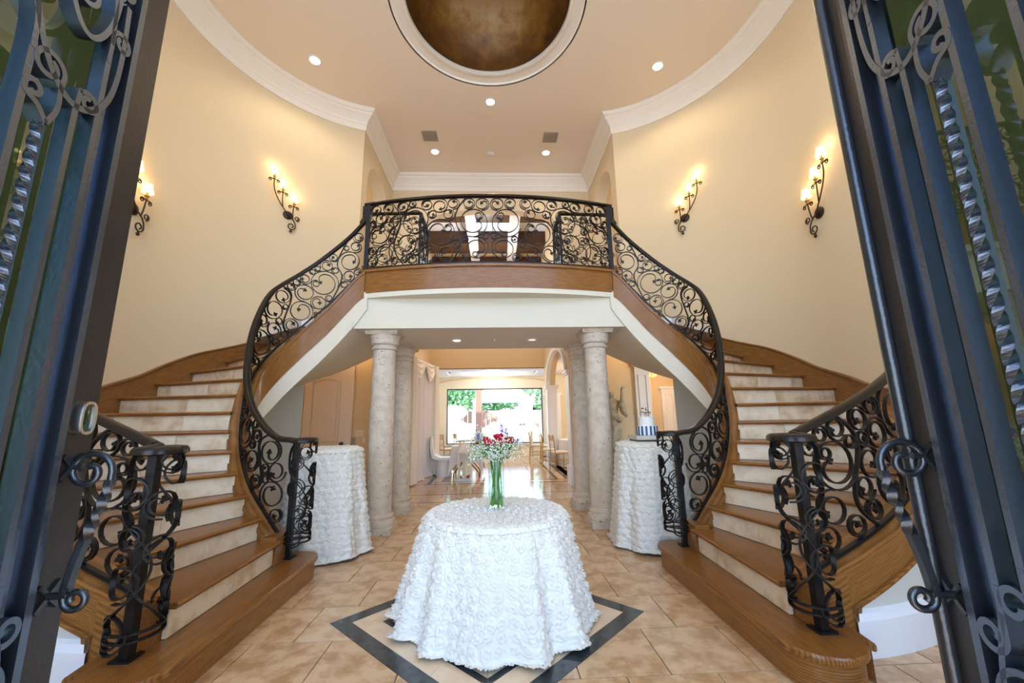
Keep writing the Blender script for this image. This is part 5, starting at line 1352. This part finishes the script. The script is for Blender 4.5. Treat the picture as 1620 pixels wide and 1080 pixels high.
def sweetheart():
    t = thing('folding_table', 'folding table under a white linen cloth behind the lantern', 'table', (-.66, 10.3, 0))
    x0, x1, y0, y1, z = -1.02, -.30, 9.98, 10.75, .72
    MB().box((x0, y0, z-.02), (x1, y1, z)).obj('tabletop', M['linen'], t)
    m_ = MB(); 
    def edge(u):   # perimeter
        per = [(x0, y0), (x1, y0), (x1, y1), (x0, y1)]; k = int(u) % 4; f = u-int(u); a, b = per[k], per[(k+1) % 4]; return a[0]+(b[0]-a[0])*f, a[1]+(b[1]-a[1])*f
    P = []
    for i in range(9):
        v = i/8; row = []
        for j in range(160):
            u = 4*j/160; x, y = edge(u); f = u-int(u); corner = abs(f-.5)*2; drop = .36+.28*corner**4
            k = 1+(.06+.10*corner**3)*v; xx = -.66+(x+.66)*k; yy_ = 10.365+(y-10.365)*k; w_ = .014*v*math.sin(u*17)
            row.append((xx+w_, yy_+w_, z+.003-drop*v))
        P.append(row)
    P = [[(-.66+(p[0]+.66)*.01, 10.365+(p[1]-10.365)*.01, z+.003) for p in P[0]]]+P
    m_.grid(P, True); m_.obj('cloth', M['linen'], t, 50)
    for sx in (-1, 1):
        MB().tube([(-.66+sx*.10, 10.05, .68), (-.66+sx*.12, 10.05, .30), (-.66+sx*.30, 10.05, .10), (-.66+sx*.31, 10.05, 0)], .013, 6).obj('leg', M['black'], t, 60)
        MB().tube([(-.66+sx*.10, 10.65, .68), (-.66+sx*.12, 10.65, .30), (-.66+sx*.30, 10.65, .10), (-.66+sx*.31, 10.65, 0)], .013, 6).obj('leg', M['black'], t, 60)
    # floral centrepiece
    rng = np.random.RandomState(9); c = thing('floral_centrepiece', 'low arrangement of white sprays and dark leaves on the linen table', 'flowers', (-.34, 10.1, z))
    a = MB(); b = MB(); 
    for i in range(420):
        p = Vector(rng.randn(3))*Vector((.13, .10, .075)) + Vector((-.34, 10.12, z+.17)); a.ball(p, .011, 5, 3)
    for i in range(70):
        p = Vector(rng.randn(3))*Vector((.11, .08, .03)) + Vector((-.34, 10.08, z+.07)); d = Vector(rng.randn(3))*.035; n = Vector(rng.randn(3))*.018; b.add([p, p+d*.5+n, p+d, p+d*.5-n], [(0, 1, 2, 3)])
    o = a.obj('white_blossom', M['white_fl'], c, 60); o['kind'] = 'stuff'; o = b.obj('leaves', M['leaf'], c); o['kind'] = 'stuff'
    for q in ((-.10, -.06, .06), (.02, -.10, .05), (.10, -.08, .10)): MB().ball((-.34+q[0], 10.1+q[1], z+q[2]), .03, 10, 6).obj('rose', M['rose'], c, 60)
    for i, q in enumerate(((-.82, 10.15), (-.74, 10.22))):
        n_ = MB(); n_.lathe([(.03, 0), (.03, .10), (.001, .10)], q[0], q[1], 14, z+.004); tag(n_.obj('candle_jar', M['yellow'], smooth=40), ['small amber candle jar at the drape end of the linen table', 'small amber candle jar nearer the floral centrepiece'][i], 'candle', 'candle jars on the linen table')
sweetheart()
def lantern():
    x, y = -.66, 9.55; t = thing('floor_lantern', 'tall white metal lantern with ivory candle on the floor', 'lantern', (x, y, 0))
    w_ = .135
    MB().box((x-w_-.02, y-w_-.02, 0), (x+w_+.02, y+w_+.02, .05)).obj('base', M['trimw'], t)
    for sx in (-1, 1):
        for sy in (-1, 1): MB().box((x+sx*w_-.012, y+sy*w_-.012, .05), (x+sx*w_+.012, y+sy*w_+.012, .62)).obj('corner_post', M['trimw'], t)
    for a, b in (((x-w_, y-w_-.004, .60), (x+w_, y-w_+.004, .62)), ((x-w_, y+w_-.004, .60), (x+w_, y+w_+.004, .62)), ((x-w_-.004, y-w_, .60), (x-w_+.004, y+w_, .62)), ((x+w_-.004, y-w_, .60), (x+w_+.004, y+w_, .62))): MB().box(a, b).obj('top_bar', M['trimw'], t)
    m_ = MB(); P = [[(x+sx*k, y+sy*k, z) for sx, sy in ((-1, -1), (1, -1), (1, 1), (-1, 1))] for k, z in ((w_+.03, .62), (w_+.025, .64), (.055, .79), (.05, .80), (.05, .815), (.002, .84))]
    m_.grid(P, True); m_.obj('roof', M['swag'], t)
    MB().tube([(x+.03*math.cos(a), y, .86+.03*math.sin(a)) for a in [2*PI*i/16 for i in range(17)]], .005, 6).obj('ring', M['trimw'], t, 60)
    for sy in (-1, 1): MB().box((x-w_+.012, y+sy*w_-.002, .05), (x+w_-.012, y+sy*w_+.002, .60)).obj('pane', M['pane'], t)
    MB().lathe([(.055, 0), (.055, .38), (.045, .385), (.001, .375)], x, y, 24, .05).obj('candle', M['candle'], t, 40)
    for q in ((-.07, -.07), (.07, -.06), (.09, .03), (-.04, -.09)):
        MB().ball((x+q[0], y+q[1], .085), .032, 10, 6).obj('rose', M['rose'] if q[0] > 0 or q[0] < -.06 else M['white_fl'], t, 60)
lantern()
def white_chair():
    t = thing('white_chair', 'sculpted white leather chair with high back and ghosted side skirt', 'chair', (-1.35, 10.35, 0)); t['label'] = 'high-backed white leather chair beside the drape'
    # faces +x
    m_ = MB(); P = []
    prof = [(-.28, .94), (-.30, .92), (-.27, .70), (-.22, .52), (-.12, .47), (.20, .46), (.22, .43), (.20, .40), (-.16, .41), (-.29, .46), (-.34, .70), (-.33, .92), (-.31, .955)]
    x, y = -1.22, 10.42
    for k in range(9):
        v = -1+2*k/8; P.append([(x+a-.03*(1-v*v)*(1 if b > .5 else 0), y+v*.24*(1-.12*max(0, b-.5)), b-.02*(v*v)) for a, b in prof])
    m_.grid(P, True); n = len(prof); m_.f += [tuple(range(n)), tuple(8*n+i for i in range(n))]; m_.obj('shell', M['wvinyl'], t, 50)
    m_ = MB(); P = [[(x+.19*math.cos(a)*k-.02, y+.21*math.sin(a)*k, z) for a in [2*PI*j/30 for j in range(30)]] for k, z in ((1.05, 0), (.98, .1), (.95, .41))]
    m_.grid(P, True); m_.obj('skirt', M['linen'], t, 60)
white_chair()
# drape with swags
def drape():
    t = thing('wall_drape', 'floor-length sheer white drape with ivory swags along the great room wall', 'drape', (-1.8, 9.8, 0))
    def pt(u): return (-1.86+.26*u, 8.95+1.75*u)
    m_ = MB(); n = 300; P = []
    for zi in range(12):
        v = zi/11; row = []
        for j in range(n):
            u = j/(n-1); x, y = pt(u); x += .030*(.5+v*.8)*math.sin(u*95)+.02*math.sin(u*31+v); z = 2.72-v*2.71
            if v > .93: x += .16*math.sin(u*9+1)**2*.7
            row.append((x, y, z))
        P.append(row)
    m_.grid(P); m_.obj('drape_panel', M['sheer'], t, 60)
    for k in range(2):
        m_ = MB(); P = []
        for i in range(10):
            v = i/9; row = []
            for j in range(24):
                q = j/23; u = .02+k*.49+q*.47; x, y = pt(u); sag = .34*math.sin(PI*q)*v+.10*v
                row.append((x+.07+.03*math.sin(v*18)*math.sin(PI*q)+.03*v, y, 2.76-sag))
            P.append(row)
        m_.grid(P); m_.obj('swag', M['swag'], t, 60)
    m_ = MB()
    for u in (.02, .98):
        P = []
        for i in range(14):
            v = i/13; x, y = pt(u); P.append([(x+.05+(.09+.05*v)*math.cos(a)*(1+.25*math.sin(5*a)), y+(.10+.10*v)*math.sin(a)*(1+.25*math.sin(5*a)), 2.75-2.72*v) for a in [2*PI*j/36 for j in range(36)]])
        m_.grid(P, True)
    m_.obj('side_tail', M['swag'], t, 60)
    MB().tube([(*pt(0), 2.77), (*pt(1), 2.77)], .012, 8).obj('rod', M['trimw'], t, 60)
drape()
# chandelier in the side room
def glass_chandelier():
    c = Vector((4.02, 9.9, 2.50)); t = thing('cluster_chandelier', 'chandelier of orange blown glass blossoms seen above the cake', 'chandelier', c)
    rng = np.random.RandomState(2)
    MB().tube([(c.x, c.y, 2.98), c], .01, 6).obj('stem', M['bronze'], t)
    for i in range(34):
        d = Vector(rng.randn(3)).normalized(); e = c+d*Vector((.30, .30, .20))*(.7+.4*rng.rand())
        MB().tube([c, e], .005, 5).obj('arm', M['bronze'], t)
        m_ = MB(); m_.ball(e, .042, 8, 5, sz=.7); m_.obj('glass_blossom', M['orange'], t, 60)
    light('chandelier_lamp', 'POINT', c+Vector((0, 0, -.1)), 30, (1, .6, .3), .15)
glass_chandelier()

# ------------------------------------------------------------------ entrance doors
def helix_bar(m_, x, y, z0, z1, r=.0078, pitch=.075):
    n = int((z1-z0)/.006); pr = [(-r, -r), (r, -r), (r, r), (-r, r)]
    m_.sweep([(x, y, z0+(z1-z0)*i/n) for i in range(n+1)], pr, up=Vector((0, 1, 0)), roll=lambda i: 2*PI*(z1-z0)*i/n/pitch/2)
def door_leaf():
    W, H = 1.0, 3.42
    t = bpy.data.objects.new('iron_door_leaf', None); C.objects.link(t)
    t['category'] = 'door leaf'; t['group'] = 'open wrought iron entrance door leaves'
    # local: d = distance from free edge = W-x; exterior face toward -y (y=0 leaf centre)
    X = lambda d: W-d
    def bx(nm, d0, d1, y0, y1, z0, z1, mat): return MB().box((X(d1), y0, z0), (X(d0), y1, z1)).obj(nm, mat, t, loc=(0, 0, 0))
    bx('lock_stile', 0, .105, -.030, .030, 0, H, M['dstile']); bx('hinge_stile', W-.105, W, -.030, .030, 0, H, M['dstile'])
    bx('top_rail', .105, W-.105, -.030, .030, H-.12, H, M['dstile']); bx('bottom_rail', .105, W-.105, -.030, .030, 0, .22, M['dstile'])
    # stepped inner frame
    for i, (d0, d1, y) in enumerate(((.105, .125, -.050), (.125, .150, -.014), (.150, .162, -.030))):
        bx('frame_moulding', d0, d1, y, .02, .22, H-.12, M['diron']); bx('frame_moulding', W-d1, W-d0, y, .02, .22, H-.12, M['diron'])
        bx('frame_moulding', d1, W-d1, y, .02, .22+d0-.105, .22+d1-.105, M['diron'])
    MB().box((.15, .008, .25), (W-.15, .014, H-.15)).obj('glass', M['doorglass'], t, loc=(0, 0, 0))
    YB_ = -.045      # plane of the ironwork
    def bar(d, z0, z1, w_=.008, dep=.016): return MB().box((X(d)-w_, YB_-dep, z0), (X(d)+w_, YB_+dep, z1)).obj('bar', M['diron'], t, loc=(0, 0, 0))
    def strap(pts, nm='scroll', th=.013, dep=.034):
        for _ in range(3 if len(pts) < 10 else 2):
            q = [pts[0]]
            for a, b in zip(pts[:-1], pts[1:]): q += [(a[0]*.75+b[0]*.25, a[1]*.75+b[1]*.25), (a[0]*.25+b[0]*.75, a[1]*.25+b[1]*.75)]
            pts = q+[pts[-1]]
        m_ = MB(); ribbon(m_, [(X(a), b) for a, b in pts], lambda s: ((s, YB_), (0., 1.)), th, dep); m_.obj(nm, M['diron'], t, 40, loc=(0, 0, 0))
    def spir(cx_, cz, r, a0, dr, turns, r1=.35, n=30): return [(cx_+r*(1-(1-r1)*i/n)*math.cos(a0+dr*2*PI*turns*i/n), cz+r*(1-(1-r1)*i/n)*math.sin(a0+dr*2*PI*turns*i/n)) for i in range(n+1)]
    for m in (0, 1):
        D = (lambda d: d) if m == 0 else (lambda d: W-d)
        bar(D(.205), .95, 2.36); bar(D(.265), 1.02, 2.16); bar(D(.385), 1.02, 2.22)
        m_ = MB(); helix_bar(m_, X(D(.325)), YB_, 1.06, 2.05); m_.obj('twisted_bar', M['diron'], t, loc=(0, 0, 0))
        F = lambda pts: [(D(a), b) for a, b in pts]
        # foot scrolls
        strap(F([(.205, 1.0), (.205, .95)]+spir(.172, .90, .033+.0, 0, -1, 1.1, .4)))
        strap(F(spir(.225, .78, .075, 1.2, 1, 1.35)))
        strap(F([(.265, 1.05), (.265, 1.0)]+spir(.235, .975, .034, 0, 1, 1.0, .4)))
        strap(F([(.385, 1.05), (.40, .92), (.38, .76), (.33, .66)]+spir(.29, .72, .075, -.9, -1, 1.2)))
        strap(F([(.325, 1.08), (.345, 1.02)]+spir(.375, .985, .034, PI, 1, 1.1, .4)))
        strap(F(spir(.20, .55, .065, 1.6, 1, 1.4))); strap(F([(.20, .62), (.27, .64), (.34, .56), (.36, .44), (.32, .34)]+spir(.26, .36, .06, 0, -1, 1.3)))
        strap(F(spir(.43, .62, .06, 2.6, -1, 1.4))); strap(F([(.43, .56), (.45, .45), (.42, .34)]+spir(.38, .30, .04, .3, -1, 1.2)))
        strap(F([(.205, .95), (.17, .80), (.18, .66), (.20, .62)]))
        # head scrolls
        strap(F([(.205, 2.34), (.205, 2.40)]+spir(.175, 2.43, .032, -.4, 1, 1.2, .4)))
        strap(F([(.265, 2.14), (.262, 2.20)]+spir(.235, 2.18, .028, .6, 1, 1.2, .4)))
        strap(F(spir(.300, 2.47, .045, .2, 1, 1.3, .4)))
        strap(F([(.325, 2.05), (.305, 2.10), (.31, 2.16)]+spir(.345, 2.19, .040, PI, -1, 1.2, .4)))
        strap(F([(.325, 2.05), (.350, 2.08)]+spir(.365, 2.11, .024, -1.4, 1, 1.1, .4)))
        strap(F([(.385, 2.2), (.39, 2.30), (.43, 2.42), (.46, 2.58), (.42, 2.74)]+spir(.365, 2.74, .06, .1, 1, 1.3, .35)))
        strap(F([(.175, 2.56), (.165, 2.34), (.19, 2.20), (.27, 2.13), (.35, 2.19), (.41, 2.34), (.45, 2.52)]), th=.016)
        strap(F([(.205, 2.66), (.205, 2.46), (.26, 2.34), (.33, 2.40), (.365, 2.58)]), th=.015)
        strap(F([(.205, 2.40), (.215, 2.56), (.27, 2.70)]+spir(.25, 2.78, .07, -.8, 1, 1.4, .35)))
        strap(F(spir(.19, 2.60, .035, -1.5, 1, 1.3, .4))); strap(F(spir(.22, 2.98, .06, -1.5, -1, 1.4))); strap(F(spir(.36, 2.98, .075, -1.5, 1, 1.4)))
        strap(F([(.20, 2.92), (.18, 3.08), (.25, 3.20), (.36, 3.24)]+spir(.42, 3.18, .055, 1.7, -1, 1.2)))
    bar(.5, .30, 2.75)
    # pull handle: stands off the stile in the plane square to the door
    hd = .052
    def hp(y, z, d=hd): return (X(d), -.03-y, z)
    m_ = MB()
    am = 2*PI*1.3
    curl_t = [hp(.046+(.012+.042*i/34)*math.cos(am*(1-i/34)), 1.222+(.012+.042*i/34)*math.sin(am*(1-i/34))) for i in range(35)]
    m_.tube(curl_t+[hp(.099, 1.19)], lambda i: .0085, 8)
    main = [hp(.0995, 1.20), hp(.094, 1.16), hp(.082, 1.12), hp(.070, 1.08), hp(.057, 1.03), hp(.046, .98), hp(.040, .93)]
    q = [Vector(p) for p in main]
    for _ in range(3):
        r = [q[0]]
        for a, b in zip(q[:-1], q[1:]): r += [a.lerp(b, .25), a.lerp(b, .75)]
        q = r+[q[-1]]
    q = q[::2]; n = len(q)
    m_.sweep(q, [(-.011, -.008), (.011, -.008), (.011, .008), (-.011, .008)], up=Vector((0, 1, 0)), roll=lambda i: 2*PI*1.0*max(0, min(1, (i/n-.12)/.45)))
    curl_b = [hp(.040, .93)]+[hp(.066-.028*math.cos(a)*(1-.6*a/7.), .915-.028*math.sin(a)*(1-.6*a/7.)) for a in [7.*i/22 for i in range(23)]]
    m_.tube(curl_b, .0085, 8); m_.tube([hp(.0, 1.235), hp(.03, 1.235)], .009, 8); m_.tube([hp(0, .925), hp(.045, .925)], .009, 8)
    m_.obj('pull_handle', M['handle'], t, 50, loc=(0, 0, 0))
    for z in (1.235, .925):
        m_ = MB()
        for a in (PI/4, -PI/4): m_.obox((X(hd), -.033, z), Vector((math.cos(a), 0, math.sin(a)))*.042, Vector((0, .004, 0)), Vector((-math.sin(a), 0, math.cos(a)))*.006)
        m_.obj('mounting_star', M['handle'], t, loc=(0, 0, 0))
    return t
dl = door_leaf()
def place_leaf(o, free, hinge, mir):
    d = Vector((free[0]-hinge[0], free[1]-hinge[1])); a = math.atan2(d.y, d.x)
    o.location = (hinge[0], hinge[1], .01); o.rotation_euler = (0, 0, a); o.scale = (1, -1 if mir else 1, 1)
# the leaf on the panelled-door side: exterior (-y local) must face the opening (+x)
dr = copy_tree(dl)
place_leaf(dl, (-1.103, 1.195), (-.993, .2), False)
place_leaf(dr, (1.150, 1.02), (.920, .045), True)
MB().tube([(.990, -.036, 0), (.990, -.036, 3.42)], .017, 14).obj('astragal', M['handle'], dr, 60, loc=(0, 0, 0))
dl['label'] = 'open black iron door leaf with nickel keypad lock and scroll pull'
dr['label'] = 'open black iron door leaf with scroll pull and no keypad'
# deadbolt keypad only on the first leaf
m_ = MB(); pr = []
def oval(y, sx, sz): return [(1-.055+.026*sx*math.copysign(abs(math.cos(a))**.7, math.cos(a)), y, 1.362+.045*sz*math.copysign(abs(math.sin(a))**.7, math.sin(a))) for a in [2*PI*j/32 for j in range(32)]]
m_.grid([oval(-.028, 1, 1), oval(-.050, 1, 1), oval(-.056, .93, .96), oval(-.056, .66, .82), oval(-.051, .64, .80)], True); m_.obj('keypad_bezel', M['steel'], dl, 50, loc=(0, 0, 0), label='brushed nickel keypad bezel'); bez = bpy.data.objects['keypad_bezel']
m_ = MB(); m_.grid([oval(-.051, .65, .81), oval(-.053, .3, .4), oval(-.0535, .01, .01)], True); m_.obj('keypad_face', pm('dark keypad glass', (.01, .03, .018), .06, spec=.9), bez, 50, loc=(0, 0, 0))

# ------------------------------------------------------------------ outside
struct(MB().box((-40, 15.5, -.12), (40, 70, -.05)).obj('terrain', M['patio'])); struct(MB().box((-40, -40, -.12), (40, -.12, -.05)).obj('terrain', M['patio']))
o = tag(MB().box((-1.03, 21.9, -.05), (-.70, 22.2, 3.9)).obj('cedar_post', M['post']), 'thick red cedar patio post outside the picture window', 'post')
t = thing('cedar_fence', 'red cedar board fence behind the garden', 'fence', (0, 36, 0))
for i in range(70): MB().box((-14+.4*i, 36, -.05), (-13.62+.4*i, 36.05, 2.1)).obj('board', M['fence'], t)
def tree(x, y, h, r, seed, label):
    rng = np.random.RandomState(seed); t = thing('garden_tree', label, 'tree', (x, y, 0), 'trees beyond the patio')
    MB().tube([(x, y, -.05), (x+.1, y, h*.35), (x-.1, y, h*.6)], lambda i: .22-.06*i, 8).obj('trunk', M['bark'], t, 60)
    for k in range(5):
        a = rng.rand()*6.28; MB().tube([(x, y, h*.4), (x+r*.5*math.cos(a), y+r*.5*math.sin(a), h*.65)], .08, 6).obj('branch', M['bark'], t, 60)
    N = 5200; u = rng.randn(N, 3); u /= np.linalg.norm(u, axis=1)[:, None]; rad_ = rng.rand(N)**.35
    lump = 1+.25*np.sin(u[:, 0]*7+seed)*np.cos(u[:, 2]*6)
    c = u*rad_[:, None]*lump[:, None]*np.array([r, r, h*.36])+np.array([x, y, h*.66]); s_ = .12+.10*rng.rand(N)
    d1 = rng.randn(N, 3); d1 /= np.linalg.norm(d1, axis=1)[:, None]; d2 = np.cross(d1, rng.randn(N, 3)); d2 /= np.linalg.norm(d2, axis=1)[:, None]
    V = np.stack([c-d1*s_[:, None], c+d2*s_[:, None]*.6, c+d1*s_[:, None], c-d2*s_[:, None]*.6], 1).reshape(-1, 3)
    m_ = MB(); me = bpy.data.meshes.new('foliage'); me.from_pydata(V.tolist(), [], [(4*i, 4*i+1, 4*i+2, 4*i+3) for i in range(N)]); me.materials.append(M['fgreen'])
    o = bpy.data.objects.new('foliage', me); C.objects.link(o); o.parent = t; o.location = (-x, -y, 0); o['kind'] = 'stuff'
tree(-4.6, 33, 5.2, 3.4, 1, 'broad green tree at the panelled door side of the window'); tree(-.2, 40, 6.2, 3.8, 2, 'green tree behind the white fountain pavilion'); tree(6.6, 39, 5.6, 2.8, 4, 'green tree behind the neighbouring roof')
def boulders():
    t = thing('rock_waterfall', 'pale limestone boulder waterfall beyond the patio', 'rock waterfall', (-1.5, 27, 0)); rng = np.random.RandomState(6)
    for (x, y, z, r) in ((-3.6, 27, .4, .9), (-2.6, 27, .6, 1.0), (-1.7, 27.4, .5, .8), (-3.2, 27.6, 1.3, .8), (-2.6, 27.8, 1.9, .6), (.2, 27, .5, .9), (1.1, 27, .4, .8), (2.2, 27.2, .35, .9), (3.3, 27.2, .25, .7), (.9, 27.6, 1.0, .6), (4.2, 27.4, .2, .6)):
        m_ = MB(); m_.ball((x, y, z), r, 14, 9, 1.2, .9, .7); m_.v = [(a+.10*math.sin(7*b+c*5), b+.1*math.sin(6*a), c+.08*math.sin(5*a+4*b)) for a, b, c in m_.v]; m_.obj('boulder', M['rock'], t, 30)
boulders()
def pavilion():
    t = thing('garden_pavilion', 'white roofed garden pavilion behind the rocks', 'pavilion', (.6, 32, 0)); x, y = .6, 32.5
    m_ = MB(); m_.add([(x-2.4, y-2, 2.7), (x+2.4, y-2, 2.7), (x+2.4, y+2, 2.7), (x-2.4, y+2, 2.7), (x-.8, y, 4.3), (x+.8, y, 4.3)], [(0, 1, 5, 4), (1, 2, 5), (2, 3, 4, 5), (3, 0, 4), (0, 3, 2, 1)]); m_.obj('roof', M['roofing'], t)
    for sx in (-2.1, 2.1):
        for sy in (-1.7, 1.7): MB().box((x+sx-.15, y+sy-.15, 0), (x+sx+.15, y+sy+.15, 2.7)).obj('pillar', M['stucco'], t)
    MB().lathe([(.25, 0), (.16, .3), (.12, 1.5), (.8, 1.9), (.78, 1.95), (.1, 1.9)], x-.3, y-2.6, 24, 0).obj('bowl', M['rock'], t, 40)
pavilion()
def house():
    t = thing('neighbour_house', 'low pale house with grey roof beyond the fence', 'house', (8, 46, 0))
    MB().box((3.5, 48, 0), (15, 54, 3.0)).obj('wall', M['stucco'], t)
    m_ = MB(); m_.add([(2.8, 47, 3.0), (16, 47, 3.0), (16, 55, 3.0), (2.8, 55, 3.0), (5.5, 51, 6.5), (13, 51, 6.5)], [(0, 1, 5, 4), (1, 2, 5), (2, 3, 4, 5), (3, 0, 4), (0, 3, 2, 1)]); m_.obj('roof', M['roofing'], t)
    for x in (4.4, 6.2, 8.0): MB().box((x, 47.95, 2.2), (x+1.0, 48.02, 2.75)).obj('window', M['black'], t)
house()
def palm():
    x, y = 3.9, 31; t = thing('palm_tree', 'palm tree with pale trunk outside the window', 'palm', (x, y, 0))
    MB().tube([(x, y, 0), (x+.03, y, 1.5), (x, y, 3.6)], lambda i: .26-.04*i, 12).obj('trunk', M['rock'], t, 60)
    for k in range(16):
        a = 2*PI*k/16; m_ = MB(); P = []
        for i in range(8):
            v = i/7; r = 1.5*v; z = 3.6+.7*math.sin(v*2.2)-.5*v*v; w_ = .16*math.sin(PI*(.1+.9*v)); c = Vector((x+r*math.cos(a), y+r*math.sin(a), z)); n = Vector((-math.sin(a), math.cos(a), -.3))*w_
            P.append([c-n, c, c+n])
        m_.grid(P); m_.obj('frond', M['fgreen'], t, 60)
palm()
for i, (x, y, r) in enumerate(((4.6, 28.5, .45), (5.4, 28.8, .5), (-4.6, 26, .6))):
    rng = np.random.RandomState(60+i); m_ = MB()
    for k in range(260):
        d = Vector(rng.randn(3)).normalized()*r*(.7+.4*rng.rand()); p = Vector((x, y, r*.7))+d; q = Vector(rng.randn(3))*.06; n = Vector(rng.randn(3))*.05; m_.add([p-q, p+n, p+q, p-n], [(0, 1, 2, 3)])
    tag(m_.obj('garden_shrub', M['fgreen']), ['low round shrub at the foot of the palm', 'round shrub by the window edge beyond the palm', 'shrub in front of the rocks below the broad tree'][i], 'shrub')

for o in list(bpy.data.objects):
    if 'base' in o: del o['base']
